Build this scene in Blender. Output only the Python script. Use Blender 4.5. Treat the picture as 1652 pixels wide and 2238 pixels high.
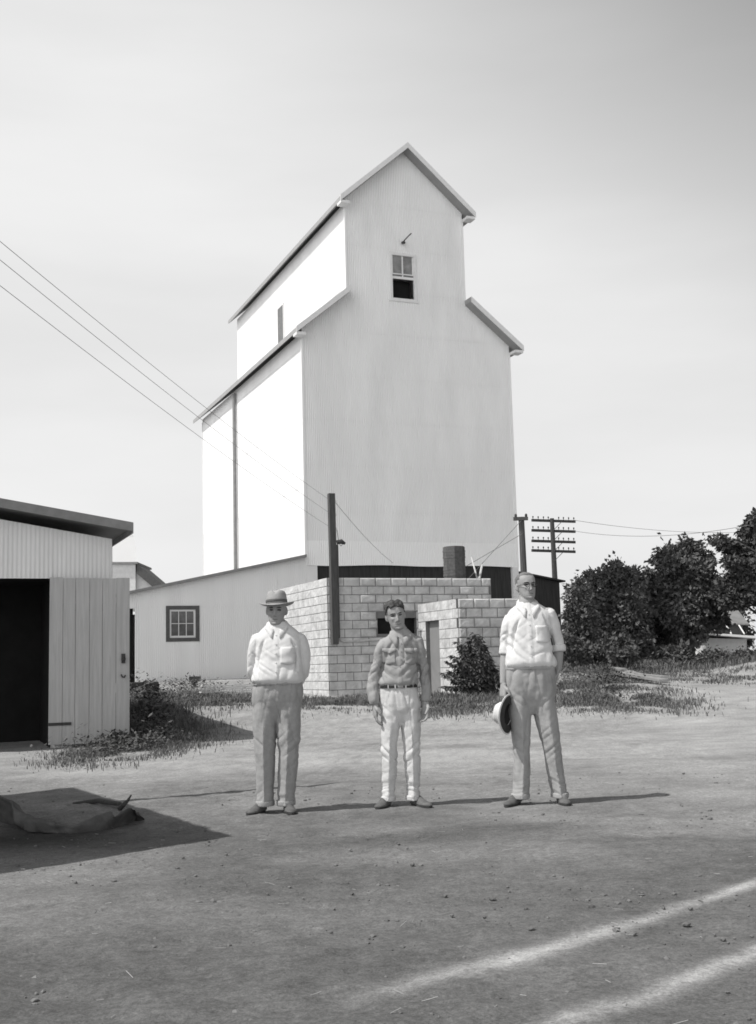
import bpy, bmesh, math, random
import numpy as np
from mathutils import Vector, Matrix, noise
random.seed(7); rng = np.random.default_rng(7)
for o in list(bpy.data.objects): bpy.data.objects.remove(o)
SC = bpy.context.scene; COL = SC.collection

# ------------------------------------------------------------------ camera, sky, sun, exposure
CX, CY, F_PX, PITCH, ROLL, CAM_H = 826.0, 1119.0, 2568.6, 0.1304, -0.0262, 1.12
FW = np.array([0, math.cos(PITCH), math.sin(PITCH)])
R0 = np.array([1.0, 0, 0]); U0 = np.cross(R0, FW)
RT = math.cos(ROLL)*R0 + math.sin(ROLL)*U0
UP = -math.sin(ROLL)*R0 + math.cos(ROLL)*U0
cam = bpy.data.cameras.new('camera'); cam_o = bpy.data.objects.new('camera', cam); COL.objects.link(cam_o)
cam.sensor_fit = 'VERTICAL'; cam.sensor_height = 24; cam.lens = 24*F_PX/2238.0
cam.clip_end = 2000; cam.clip_start = 0.05
m = Matrix.Identity(4)
for i in range(3):
    m[i][0] = RT[i]; m[i][1] = UP[i]; m[i][2] = -FW[i]
m[2][3] = CAM_H
cam_o.matrix_world = m
SC.camera = cam_o

SUN_AZ = math.radians(20)      # how far the sun stands on the camera's side of due left
SUN_EL = math.radians(57)
TO_SUN = Vector((-math.cos(SUN_AZ)*math.cos(SUN_EL), -math.sin(SUN_AZ)*math.cos(SUN_EL), math.sin(SUN_EL)))
sun = bpy.data.lights.new('sun', 'SUN'); sun.energy = 3.9; sun.angle = math.radians(0.5); sun.color = (1, .985, .96)
sun_o = bpy.data.objects.new('sun', sun); COL.objects.link(sun_o)
sun_o.rotation_euler = TO_SUN.to_track_quat('Z', 'Y').to_euler(); sun_o.location = TO_SUN*60

W = bpy.data.worlds.new('World'); SC.world = W; W.use_nodes = True
nt = W.node_tree; nt.nodes.clear()
def wn(t, **k):
    n = nt.nodes.new(t)
    for a, b in k.items(): setattr(n, a, b)
    return n
w_out = wn('ShaderNodeOutputWorld'); w_bg = wn('ShaderNodeBackground')
w_sky = wn('ShaderNodeTexSky', sky_type='NISHITA', sun_disc=False, sun_elevation=SUN_EL,
           sun_rotation=math.atan2(TO_SUN.x, TO_SUN.y) % (2*math.pi), air_density=1.0, dust_density=2.2, ozone_density=1.0)
w_sep = wn('ShaderNodeSeparateColor')
nt.links.new(w_sky.outputs[0], w_sep.inputs[0])
# film of the period: blue weighs more than red
def wmath(op, a, b=None, c=None):
    n = wn('ShaderNodeMath', operation=op)
    for i, v in enumerate((a, b, c)):
        if v is None: continue
        if isinstance(v, (int, float)): n.inputs[i].default_value = v
        else: nt.links.new(v, n.inputs[i])
    return n.outputs[0]
lum = wmath('ADD', wmath('MULTIPLY', w_sep.outputs[0], .15), wmath('ADD', wmath('MULTIPLY', w_sep.outputs[1], .35), wmath('MULTIPLY', w_sep.outputs[2], .5)))
# thin streaky cloud veil laid over the sky by direction
w_tc = wn('ShaderNodeTexCoord'); w_map = wn('ShaderNodeMapping')
w_map.inputs['Scale'].default_value = (1.1, 1.1, 4.5); w_map.inputs['Rotation'].default_value = (0, math.radians(8), 0)
nt.links.new(w_tc.outputs['Generated'], w_map.inputs[0])
w_noise = wn('ShaderNodeTexNoise'); w_noise.inputs['Scale'].default_value = 1.7; w_noise.inputs['Detail'].default_value = 5
w_noise.inputs['Roughness'].default_value = .5
nt.links.new(w_map.outputs[0], w_noise.inputs['Vector'])
w_xyz = wn('ShaderNodeSeparateXYZ'); nt.links.new(w_tc.outputs['Generated'], w_xyz.inputs[0])
def wrange(v, a, b, c, d):
    n = wn('ShaderNodeMapRange', clamp=True, interpolation_type='SMOOTHSTEP'); nt.links.new(v, n.inputs[0])
    for i, q in enumerate((a, b, c, d)): n.inputs[i+1].default_value = q
    return n.outputs[0]
veil = wmath('MULTIPLY', wrange(w_noise.outputs[0], .3, .72, .87, 1.0), wrange(wmath('ADD', w_xyz.outputs[2], wmath('MULTIPLY', w_xyz.outputs[0], .55)), .34, .90, 1.0, .0))
w_mix = wn('ShaderNodeMix', data_type='FLOAT'); nt.links.new(veil, w_mix.inputs[0]); nt.links.new(wmath('MULTIPLY', lum, .34), w_mix.inputs[2])
# unseen sky behind the camera brightened to fill the elevator's shaded front
veil_fill_v = wmath('ADD', 8.5, wmath('MULTIPLY', wrange(w_xyz.outputs[1], -.5, .2, 1.0, 0.0), 6.5)); nt.links.new(veil_fill_v, w_mix.inputs[3])
w_com = wn('ShaderNodeCombineColor')
for i in range(3): nt.links.new(w_mix.outputs[0], w_com.inputs[i])
nt.links.new(w_com.outputs[0], w_bg.inputs[0]); w_bg.inputs[1].default_value = 0.10
nt.links.new(w_bg.outputs[0], w_out.inputs[0])
SC.view_settings.view_transform = 'Standard'; SC.view_settings.look = 'None'
SC.view_settings.gamma = 1; SC.view_settings.exposure = 0.04
SC.render.engine = 'CYCLES'; SC.cycles.pixel_filter_type = 'BLACKMAN_HARRIS'; SC.cycles.filter_width = 1.7

# ------------------------------------------------------------------ helpers
def ray(px, py):
    d = FW*F_PX + RT*(px-CX) - UP*(py-CY); return d/d[1]
def at(px, py, Y): return np.array([0, 0, CAM_H]) + ray(px, py)*Y
def plane(px, py, O, n):
    d = ray(px, py); c = np.array([0, 0, CAM_H]); return c + d*((np.asarray(O)-c)@n/(d@n))
def sst(a, b, x):
    t = np.clip((np.asarray(x, float)-a)/(b-a), 0, 1); return t*t*(3-2*t)
def ground_z(x, y):
    x = np.asarray(x, float); y = np.asarray(y, float)
    z = .40*sst(18, 27, y) + .036*np.clip(y-27, 0, 18)
    z = z + .10*np.sin(x*.45+1)*sst(24, 34, y)*sst(6, 9, x)
    z = z + .32*np.exp(-((x-12.3)/1.9)**2-((y-36)/1.6)**2)          # spoil bank at the right
    z = z + .22*np.exp(-((x-5.2)/1.5)**2-((y-26.0)/1.0)**2)         # weedy hump beside the vestibule
    z = z + .07*np.exp(-((x+3.1)/.8)**2-((y-9.3)/.6)**2)            # ash heap in the shadow at left
    return z
def gnd(px, py):
    z = 0.0
    d = ray(px, py)
    for _ in range(30):
        t = (z-CAM_H)/d[2]; p = np.array([0, 0, CAM_H])+d*t
        z = .5*z+.5*float(ground_z(p[0], p[1]))
    return p

def mat(name, g, rough=.8, var=.15, scale=6., bump=0., bscale=60., detail=6., stretch=(1, 1, 1), spots=0., spot_scale=2., spec=.3):
    M = bpy.data.materials.new(name); M.use_nodes = True; t = M.node_tree; b = t.nodes['Principled BSDF']
    b.inputs['Roughness'].default_value = rough; b.inputs['Specular IOR Level'].default_value = spec
    tc = t.nodes.new('ShaderNodeTexCoord'); mp = t.nodes.new('ShaderNodeMapping'); mp.inputs['Scale'].default_value = stretch
    t.links.new(tc.outputs['Object'], mp.inputs[0])
    n = t.nodes.new('ShaderNodeTexNoise'); n.inputs['Scale'].default_value = scale; n.inputs['Detail'].default_value = detail
    n.inputs['Roughness'].default_value = .62
    t.links.new(mp.outputs[0], n.inputs['Vector'])
    cr = t.nodes.new('ShaderNodeValToRGB'); t.links.new(n.outputs[0], cr.inputs[0])
    lo, hi = g*(1-var), min(.9, g*(1+var))
    cr.color_ramp.elements[0].position = .3; cr.color_ramp.elements[0].color = (lo, lo, lo, 1)
    cr.color_ramp.elements[1].position = .7; cr.color_ramp.elements[1].color = (hi, hi, hi, 1)
    last = cr.outputs[0]
    if spots:
        n2 = t.nodes.new('ShaderNodeTexNoise'); n2.inputs['Scale'].default_value = spot_scale; n2.inputs['Detail'].default_value = 8
        n2.inputs['Roughness'].default_value = .7; t.links.new(mp.outputs[0], n2.inputs['Vector'])
        c2 = t.nodes.new('ShaderNodeValToRGB'); t.links.new(n2.outputs[0], c2.inputs[0])
        c2.color_ramp.elements[0].position = .52; c2.color_ramp.elements[0].color = (1, 1, 1, 1)
        q = 1-spots; c2.color_ramp.elements[1].position = .68; c2.color_ramp.elements[1].color = (q, q, q, 1)
        mx = t.nodes.new('ShaderNodeMix'); mx.data_type = 'RGBA'; mx.blend_type = 'MULTIPLY'; mx.inputs[0].default_value = 1
        t.links.new(last, mx.inputs[6]); t.links.new(c2.outputs[0], mx.inputs[7]); last = mx.outputs[2]
    t.links.new(last, b.inputs['Base Color'])
    if bump:
        nb = t.nodes.new('ShaderNodeTexNoise'); nb.inputs['Scale'].default_value = bscale; nb.inputs['Detail'].default_value = 5
        t.links.new(mp.outputs[0], nb.inputs['Vector'])
        bp = t.nodes.new('ShaderNodeBump'); bp.inputs['Strength'].default_value = bump; bp.inputs['Distance'].default_value = .01
        t.links.new(nb.outputs[0], bp.inputs['Height']); t.links.new(bp.outputs[0], b.inputs['Normal'])
    return M

def root_loc(o):
    p = Vector((0, 0, 0))
    while o is not None: p = p+Vector(o.location); o = o.parent
    return p
def tag(o, label=None, cat=None, group=None, kind=None):
    if label: o['label'] = label
    if cat: o['category'] = cat
    if group: o['group'] = group
    if kind: o['kind'] = kind
    return o
def empty(name, loc, label, cat, group=None):
    o = bpy.data.objects.new(name, None); COL.objects.link(o); o.location = Vector([float(q) for q in loc]); o.empty_display_size = .2
    return tag(o, label, cat, group)

class MB:
    def __init__(s): s.v = []; s.f = []; s.mi = []
    def quad(s, a, b, c, d, mi=0):
        i = len(s.v); s.v += [tuple(a), tuple(b), tuple(c), tuple(d)]; s.f.append((i, i+1, i+2, i+3)); s.mi.append(mi)
    def tri(s, a, b, c):
        i = len(s.v); s.v += [tuple(a), tuple(b), tuple(c)]; s.f.append((i, i+1, i+2)); s.mi.append(0)
    def hexa(s, p, mi=0):        # 8 corner points: 0-3 bottom loop, 4-7 top loop
        i = len(s.v); s.v += [tuple(q) for q in p]
        for f in ((0, 3, 2, 1), (4, 5, 6, 7), (0, 1, 5, 4), (1, 2, 6, 5), (2, 3, 7, 6), (3, 0, 4, 7)):
            s.f.append(tuple(i+k for k in f)); s.mi.append(mi)
    def fbox(s, O, u, v, s0, s1, t0, t1, z0, z1):   # box in a frame
        O = np.asarray(O, float); Z = np.array([0, 0, 1.])
        q = lambda a, b, c: O+u*a+v*b+Z*c
        s.hexa([q(s0, t0, z0), q(s1, t0, z0), q(s1, t1, z0), q(s0, t1, z0), q(s0, t0, z1), q(s1, t0, z1), q(s1, t1, z1), q(s0, t1, z1)])
    def box(s, c, d):
        s.fbox(np.array(c, float), np.array([1., 0, 0]), np.array([0, 1., 0]), -d[0]/2, d[0]/2, -d[1]/2, d[1]/2, -d[2]/2, d[2]/2)
    def rings(s, R, cap=True, close=True):
        n = len(R[0]); base = len(s.v)
        for r in R: s.v += [tuple(p) for p in r]
        for k in range(len(R)-1):
            for j in range(n if close else n-1):
                a = base+k*n+j; b = base+k*n+(j+1) % n
                s.f.append((a, b, b+n, a+n)); s.mi.append(0)
        if cap:
            for k, rev in ((0, True), (len(R)-1, False)):
                c = np.mean([np.asarray(p, float) for p in R[k]], axis=0); ci = len(s.v); s.v.append(tuple(c))
                for j in range(n):
                    a = base+k*n+j; b = base+k*n+(j+1) % n
                    s.f.append((b, a, ci) if rev else (a, b, ci)); s.mi.append(0)
    def tube(s, pts, rad, n=8, cap=True, ref=(0, 1, 0)):
        pts = [np.asarray(p, float) for p in pts]
        if not hasattr(rad, '__len__'): rad = [rad]*len(pts)
        R = []
        for i, p in enumerate(pts):
            d = pts[min(i+1, len(pts)-1)]-pts[max(i-1, 0)]; d = d/np.linalg.norm(d)
            rf = np.asarray(ref, float)
            if abs(rf@d) > .95: rf = np.array([1., 0, 0])
            a = np.cross(d, rf); a /= np.linalg.norm(a); b = np.cross(d, a)
            ra, rb = rad[i] if hasattr(rad[i], '__len__') else (rad[i], rad[i])
            R.append([p+a*ra*math.cos(2*math.pi*k/n)+b*rb*math.sin(2*math.pi*k/n) for k in range(n)])
        s.rings(R, cap)
    def ellip(s, c, r, n=14, k=9, rot=None):
        c = np.asarray(c, float); R = []
        for i in range(k+1):
            ph = math.pi*(i+.001)/(k+.002); ring = []
            for j in range(n):
                th = 2*math.pi*j/n
                q = np.array([r[0]*math.sin(ph)*math.cos(th), r[1]*math.sin(ph)*math.sin(th), -r[2]*math.cos(ph)])
                if rot is not None: q = np.array(rot@Vector(q))
                ring.append(c+q)
            R.append(ring)
        s.rings(R, True)
    def build(s, name, M, parent=None, origin=None, smooth=False, kind=None):
        off = root_loc(parent) if parent is not None else Vector((0, 0, 0)) if origin is None else Vector([float(q) for q in origin])
        me = bpy.data.meshes.new(name)
        vv = np.array(s.v, float).reshape(-1, 3)-np.array(off)
        me.from_pydata(vv.tolist(), [], s.f)
        for mm in (M if isinstance(M, (list, tuple)) else [M]): me.materials.append(mm)
        if any(s.mi): me.polygons.foreach_set('material_index', s.mi)
        if smooth: me.polygons.foreach_set('use_smooth', [True]*len(me.polygons))
        me.update()
        o = bpy.data.objects.new(name, me); COL.objects.link(o)
        if parent is not None: o.parent = parent
        else: o.location = off
        if kind: o['kind'] = kind
        return o

def smooth_rows(rows, m):
    """rows: tuples interpolated with Catmull-Rom to m rows"""
    A = np.array(rows, float); n = len(A); out = []
    for q in np.linspace(0, n-1, m):
        i = min(int(q), n-2); t = q-i; p0, p1, p2, p3 = A[max(i-1, 0)], A[i], A[i+1], A[min(i+2, n-1)]
        out.append(.5*((2*p1)+(-p0+p2)*t+(2*p0-5*p1+4*p2-p3)*t*t+(-p0+3*p1-3*p2+p3)*t**3))
    return out

Z = np.array([0, 0, 1.])
YAW = .381
u = np.array([math.cos(YAW), math.sin(YAW), 0]); v = np.array([-math.sin(YAW), math.cos(YAW), 0])

# ------------------------------------------------------------------ materials
M_SIDE = mat('white_corrugated_siding', .83, .55, .06, .9, stretch=(1, 1, .25), spots=.05, spot_scale=.7)
M_SIDE_PALE = mat('pale_corrugated_siding', .88, .5, .03, .9)
M_SHED = mat('grey_corrugated_siding', .76, .6, .07, 1.2, stretch=(1, 1, .2), spots=.12, spot_scale=.8)
M_ANNEX = mat('annex_siding', .80, .6, .05, 1.0, stretch=(2, 2, .15), spots=.08, spot_scale=.7)
M_TRIM = mat('white_painted_trim', .75, .6, .06, 8)
M_ROOF = mat('weathered_metal_roofing', .22, .6, .2, 2)
M_EAVE = mat('painted_eave_boards', .34, .8, .08, 5)
M_SOFFIT = mat('soffit_boards', .24, .8, .15, 5)
M_DARKWOOD = mat('dark_creosoted_boards', .035, .9, .4, 4, stretch=(4, 4, .3), bump=.3)
M_FRAME = mat('dark_window_frame', .09, .7, .2, 10)
M_GLASS = mat('dusty_window_glass', .10, .15, .35, 5, spec=.6)
M_GLASS_LIGHT = mat('pale_dusty_glass', .22, .25, .35, 4, spec=.5)
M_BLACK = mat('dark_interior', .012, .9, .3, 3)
M_MORTAR = mat('cement_mortar', .17, .95, .2, 9, bump=.3)
M_BLOCK = mat('concrete_block', .55, .95, .22, 3.5, bump=.8, bscale=38, spots=.25, spot_scale=1.6)
M_DOORGREY = mat('plain_grey_door', .23, .9, .08, 2)
M_BRICK = mat('dark_brick', .11, .9, .3, 14, bump=.4)
M_POLE = mat('weathered_pole_wood', .085, .9, .3, 6, stretch=(6, 6, .5), bump=.3)
M_WOOD = mat('weathered_door_boards', .45, .85, .16, 5, stretch=(7, 7, .35), bump=.35, bscale=25, spots=.22, spot_scale=2.5)
M_PLANK = mat('stacked_lumber', .50, .85, .2, 6)
M_IRON = mat('rusty_iron', .05, .6, .3, 20)
M_WIRE = mat('wire', .18, .6, .1, 5)
M_LEAF = mat('tree_leaves', .10, .65, .6, .9, spec=.35)
M_LEAF2 = mat('shrub_leaves', .12, .6, .5, 2.5, spec=.4)
M_CONIFER = mat('dark_tree_leaves', .075, .65, .5, 1.0)
M_BARK = mat('bark', .06, .95, .3, 8, bump=.4)
M_GRASS = mat('grass_blades', .13, .7, .5, 3)
M_WEED = mat('weed_leaves', .085, .7, .5, 3)
M_STONE = mat('pebbles', .15, .95, .45, 3.0)
M_STRAW = mat('straw_bits', .34, .8, .3, 5)
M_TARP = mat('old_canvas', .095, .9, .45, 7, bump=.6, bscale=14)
M_OLDBOARD = mat('old_grey_boards', .26, .9, .25, 6)
M_HUT = mat('hut_white_boards', .65, .8, .1, 5)

# ------------------------------------------------------------------ ground (one sheet to the horizon)
def ground():
    def graded(stops):
        out = []
        for (a, b, st) in stops: out += list(np.arange(a, b, st))
        return np.array(out+[stops[-1][1]])
    xs = graded([(-400, -60, 20), (-60, -14, 2), (-14, -4, .22), (-4, 4, .045), (4, 16, .22), (16, 60, 2), (60, 400, 20)])
    ys = graded([(-60, 0, 4), (0, 2.6, .3), (2.6, 9, .04), (9, 13, .07), (13, 30, .2), (30, 60, .5), (60, 120, 5), (120, 700, 40)])
    X, Y = np.meshgrid(xs, ys); Zg = ground_z(X, Y)
    # clods, ruts and unevenness
    def lat(X, Y, sc, seed):
        r = np.random.default_rng(seed); T = r.random((256, 256)); x = X*sc; y = Y*sc
        xi = np.floor(x).astype(int); yi = np.floor(y).astype(int); fx = x-xi; fy = y-yi
        fx = fx*fx*(3-2*fx); fy = fy*fy*(3-2*fy)
        g = lambda a, b: T[a % 256, b % 256]
        return (g(xi, yi)*(1-fx)+g(xi+1, yi)*fx)*(1-fy)+(g(xi, yi+1)*(1-fx)+g(xi+1, yi+1)*fx)*fy-.5
    n1, n2, n3, n4 = lat(X, Y, .7, 1), lat(X, Y, 2.6, 2), lat(X, Y, 7, 3), lat(X, Y, 17, 4)
    rough = .35+.65*sst(.0, .35, lat(X, Y, .9, 9)+.22*(Y < 6.2))
    Zg = Zg + .03*n1*sst(2, 6, np.abs(Y-9.6)+2) + .012*n2 + (.020*n3+.015*n4)*rough*(np.abs(X) < 16)
    # base tone by distance: darkened towards the camera, paler beyond, uneven patches
    b1 = lat(X, Y, .35, 11); b2 = lat(X, Y, 1.1, 12); b3 = lat(X*.8, Y*1.1, 2.3, 13); b4 = lat(X, Y, 9, 14); b5 = lat(X, Y, 21, 15)
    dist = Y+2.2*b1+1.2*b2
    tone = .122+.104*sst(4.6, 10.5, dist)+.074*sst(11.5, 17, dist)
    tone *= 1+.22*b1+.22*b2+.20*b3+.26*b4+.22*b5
    # oily dark stains in front of the men
    for (px, py, rx, ry, k) in ((970, 1830, .75, .26, .30), (1130, 1812, .6, .22, .25), (760, 1845, .6, .2, .18), (640, 1690, .9, .35, .18), (1480, 1840, .35, .12, .25)):
        p = gnd(px, py); tone *= 1-k*np.exp(-((X-p[0]+.3*b2)/rx)**2-((Y-p[1]+.3*b3)/ry)**2)
    hp_ = gnd(120, 1830); tone *= 1-.78*np.exp(-((X-hp_[0]+.2)/.95)**2-((Y-hp_[1]+.1)/.62)**2)      # dark soil round the heap, with the shadow deepened in its colour
    # two pale curved streaks added to the ground tone
    for pts, wd in (([(560, 2250), (760, 2195), (900, 2158), (1040, 2123), (1150, 2091), (1270, 2050), (1400, 2010), (1520, 1970), (1660, 1930), (1900, 1850)], .060),
                    ([(1000, 2330), (1150, 2270), (1260, 2232), (1400, 2182), (1500, 2142), (1580, 2110), (1660, 2078), (1900, 1975)], .055)):
        P = np.array([gnd(*q)[:2] for q in pts]); L = np.linspace(0, 1, len(P))
        D = np.full(X.shape, 9.); A = np.zeros(X.shape); sel = (Y < 9) & (Y > 2.5) & (np.abs(X) < 6)
        for i in range(len(P)-1):
            a, b = P[i], P[i+1]; ab = b-a; t = np.clip(((X-a[0])*ab[0]+(Y-a[1])*ab[1])/(ab@ab), 0, 1)
            d = np.hypot(X-a[0]-t*ab[0], Y-a[1]-t*ab[1]); ii = (d < D) & sel; D[ii] = d[ii]; A[ii] = ((i+t)/(len(P)-1))[ii]
        wdv = wd*(1.35-.5*A)*(1+.25*b3)
        tone = tone+(.21*np.exp(-(D/wdv)**2))*sst(.02, .42, A)*(1+.5*b4+.35*b3)
    tone = np.clip(tone, .03, .6)
    nx, ny = len(xs), len(ys)
    co = np.stack([X, Y, Zg], -1).reshape(-1, 3)
    I = np.arange(nx*ny).reshape(ny, nx)
    F = np.stack([I[:-1, :-1], I[:-1, 1:], I[1:, 1:], I[1:, :-1]], -1).reshape(-1, 4)
    me = bpy.data.meshes.new('ground'); me.vertices.add(len(co)); me.vertices.foreach_set('co', co.ravel())
    me.loops.add(F.size); me.loops.foreach_set('vertex_index', F.ravel().astype(np.int32))
    me.polygons.add(len(F)); me.polygons.foreach_set('loop_start', np.arange(0, F.size, 4)); 
    me.polygons.foreach_set('use_smooth', np.ones(len(F), bool))
    me.update(calc_edges=True); me.validate()
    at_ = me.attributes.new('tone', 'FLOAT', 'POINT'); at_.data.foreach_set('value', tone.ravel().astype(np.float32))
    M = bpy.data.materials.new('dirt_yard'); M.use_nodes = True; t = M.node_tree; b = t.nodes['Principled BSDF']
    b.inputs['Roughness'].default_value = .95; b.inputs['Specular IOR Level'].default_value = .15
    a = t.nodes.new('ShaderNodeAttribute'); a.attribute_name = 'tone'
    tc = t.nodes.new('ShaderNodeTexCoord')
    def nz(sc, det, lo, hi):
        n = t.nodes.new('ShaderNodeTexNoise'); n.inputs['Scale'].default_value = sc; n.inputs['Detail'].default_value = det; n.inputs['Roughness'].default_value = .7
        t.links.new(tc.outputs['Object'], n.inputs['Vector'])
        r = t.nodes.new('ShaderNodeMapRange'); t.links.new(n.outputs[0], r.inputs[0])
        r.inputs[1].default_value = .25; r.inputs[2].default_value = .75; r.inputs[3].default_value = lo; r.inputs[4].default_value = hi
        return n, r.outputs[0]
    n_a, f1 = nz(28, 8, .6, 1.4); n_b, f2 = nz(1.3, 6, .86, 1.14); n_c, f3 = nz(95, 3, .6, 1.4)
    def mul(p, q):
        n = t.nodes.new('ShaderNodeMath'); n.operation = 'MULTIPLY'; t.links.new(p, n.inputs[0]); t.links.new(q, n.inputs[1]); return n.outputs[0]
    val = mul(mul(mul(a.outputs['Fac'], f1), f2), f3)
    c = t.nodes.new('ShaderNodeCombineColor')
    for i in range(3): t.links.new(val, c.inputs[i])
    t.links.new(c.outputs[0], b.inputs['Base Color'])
    bp = t.nodes.new('ShaderNodeBump'); bp.inputs['Strength'].default_value = .55; bp.inputs['Distance'].default_value = .012
    t.links.new(n_a.outputs[0], bp.inputs['Height'])
    bp2 = t.nodes.new('ShaderNodeBump'); bp2.inputs['Strength'].default_value = .4; bp2.inputs['Distance'].default_value = .004
    t.links.new(n_c.outputs[0], bp2.inputs['Height']); t.links.new(bp.outputs[0], bp2.inputs['Normal']); t.links.new(bp2.outputs[0], b.inputs['Normal'])
    me.materials.append(M)
    o = bpy.data.objects.new('ground', me); COL.objects.link(o); o['kind'] = 'structure'
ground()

# ------------------------------------------------------------------ corrugated sheet panels
def corr(mb, O, d, nrm, s0, s1, zlo, zhi, lap=2.4, amp=.0085, pitch=.068, per=8, z_ref=0.):
    """vertical corrugations along direction d from s0 to s1, between zlo(s) and zhi(s); sheets lap like shingles"""
    O = np.asarray(O, float)
    n = max(2, int(round((s1-s0)/pitch*per)))
    S = np.linspace(s0, s1, n+1)
    lo = np.array([zlo(s) if callable(zlo) else zlo for s in S]); hi = np.array([zhi(s) if callable(zhi) else zhi for s in S])
    off = amp*np.sin(2*math.pi*S/pitch)
    k0 = math.floor((lo.min()-z_ref)/lap); k1 = math.ceil((hi.max()-z_ref)/lap)
    for k in range(k0, k1):
        a = np.clip(z_ref+k*lap, lo, hi); b = np.clip(z_ref+(k+1)*lap+.03, lo, hi)
        if np.all(b-a < 1e-4): continue
        base = len(mb.v)
        for row, zz, ex in ((0, a, .008), (1, b, 0.0)):
            P = O[None]+d[None]*S[:, None]+nrm[None]*(off+ex)[:, None]+Z[None]*zz[:, None]
            mb.v += [tuple(p) for p in P.tolist()]
        for j in range(n):
            if max(b[j]-a[j], b[j+1]-a[j+1]) < 1e-4: continue
            q = (base+j, base+j+1, base+n+1+j+1, base+n+1+j)
            mb.f.append(q); mb.mi.append(0)

# ------------------------------------------------------------------ grain elevator
EO = np.array([-2.512, 40.0, 0]); EW, ED = 8.17, 15.0
C1, C2 = 1.72, 6.40            # cupola walls
MID = (C1+C2)/2; PEAK = 20.05; TIP_U, OE_U = 17.70, .32; TIP_L, OE_L = 12.72, .34; OR = .5
SL_U = (PEAK-TIP_U)/(MID-C1+OE_U); LOW_IN = 14.42; SL_L = (LOW_IN-TIP_L)/(C1+OE_L)
E_ = lambda s, t, z: EO+u*s+v*t+Z*z
gz_e = .75
elev = empty('grain_elevator', E_(EW/2, 0, gz_e), 'tall white corrugated metal grain elevator with a gabled cupola on top', 'grain elevator')
up_top = lambda s: PEAK-abs(s-MID)*SL_U-.04
lo_top = lambda s: (TIP_L+(s+OE_L)*SL_L if s < MID else TIP_L+(EW+OE_L-s)*SL_L)-.05
ZB, ZN = 4.60, 5.40
fr = MB()
nf = -v
# front in three runs, with the window left open in the middle one
WS0, WS1, WZ0, WZ1 = 3.50, 4.35, 14.36, 15.98
corr(fr, EO, u, nf, 0, C1, ZN, lo_top, 1.62)
corr(fr, EO, u, nf, C1, WS0, ZN, up_top, 1.62)
corr(fr, EO, u, nf, WS0, WS1, ZN, WZ0, 1.62); corr(fr, EO, u, nf, WS0, WS1, WZ1, up_top, 1.62)
corr(fr, EO, u, nf, WS1, C2, ZN, up_top, 1.62)
corr(fr, EO, u, nf, C2, EW, ZN, lo_top, 1.62)
fr.build('front_wall', M_SIDE, elev)
ns = MB(); corr(ns, EO, u, nf, -.0, EW, lambda s: ZB-.02*math.sin(s*1.7), ZN+.05, 1.2, z_ref=4.4); 
for q in range(len(ns.v)): ns.v[q] = tuple(np.array(ns.v[q])+nf*.012)
ns.build('lower_siding_course', M_SIDE_PALE, elev)  # lower strip made brighter by a paler siding colour
sd = MB()
corr(sd, EO, v, -u, 0, ED, 3.4, TIP_L+.05, 2.44); corr(sd, EO+u*C1, v, -u, 0, ED, 13.6, TIP_U+.05, 2.44)
sd.build('side_wall', M_SIDE, elev)
bk = MB()
bk.fbox(EO, u, v, EW-.02, EW, 0.03, ED, 3.4, TIP_L); bk.fbox(EO, u, v, C2-.02, C2, 0.03, ED, 13, TIP_U)
for (a, b, top) in ((0, C1, 12.6), (C1, C2, 17.5), (C2, EW, 12.6)): bk.fbox(EO, u, v, a+.02, b-.02, ED-.02, ED, 3.4, top)
bk.hexa([E_(C1+.02, ED-.02, 17.5), E_(C2-.02, ED-.02, 17.5), E_(C2-.02, ED, 17.5), E_(C1+.02, ED, 17.5), E_(MID-.01, ED-.02, PEAK-.15), E_(MID+.01, ED-.02, PEAK-.15), E_(MID+.01, ED, PEAK-.15), E_(MID-.01, ED, PEAK-.15)])
bk.build('rear_wall', M_SIDE, elev)
def roof_slab(mb, s0, z0, s1, z1, t0, t1, th):
    mb.hexa([E_(s0, t0, z0-.07), E_(s1, t0, z1-.07), E_(s1, t1, z1-.07), E_(s0, t1, z0-.07), E_(s0, t0, z0+th), E_(s1, t0, z1+th), E_(s1, t1, z1+th), E_(s0, t1, z0+th)])
rf = MB()
roof_slab(rf, C1-OE_U, TIP_U, MID, PEAK, -OR, ED+OR, .1); roof_slab(rf, MID, PEAK, C2+OE_U, TIP_U, -OR, ED+OR, .1)
cup = rf.build('cupola_roof', M_EAVE, elev)
rl = MB()
roof_slab(rl, -OE_L, TIP_L, C1-.005, LOW_IN, -OR, ED+OR, .1); roof_slab(rl, C2+.005, LOW_IN, EW+OE_L, TIP_L, -OR, ED+OR, .1)
# eave soffit boxes
low = rl.build('lower_roof', M_EAVE, elev)
def fascia(s0, z0, s1, z1, par):
    mb = MB(); t0, t1 = -OR-.03, -OR-.004; h0, h1 = -.10, .115
    mb.hexa([E_(s0, t0, z0+h0), E_(s1, t0, z1+h0), E_(s1, t1, z1+h0), E_(s0, t1, z0+h0), E_(s0, t0, z0+h1), E_(s1, t0, z1+h1), E_(s1, t1, z1+h1), E_(s0, t1, z0+h1)])
    mb.build('fascia_board', M_TRIM, par)
fascia(C1-OE_U-.02, TIP_U, MID, PEAK, cup); fascia(MID, PEAK, C2+OE_U+.02, TIP_U, cup)
fascia(-OE_L-.02, TIP_L, C1-.02, LOW_IN, low); fascia(C2+.02, LOW_IN, EW+OE_L+.02, TIP_L, low)
def eave_return(s, z, sgn, par):      # boxed end of the eave
    mb = MB(); a, b = sorted((s, s-sgn*.34))
    mb.fbox(EO, u, v, a, b, -OR+.0, -OR+.42, z-.16, z-.06); mb.build('eave_return', M_TRIM, par)
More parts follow.
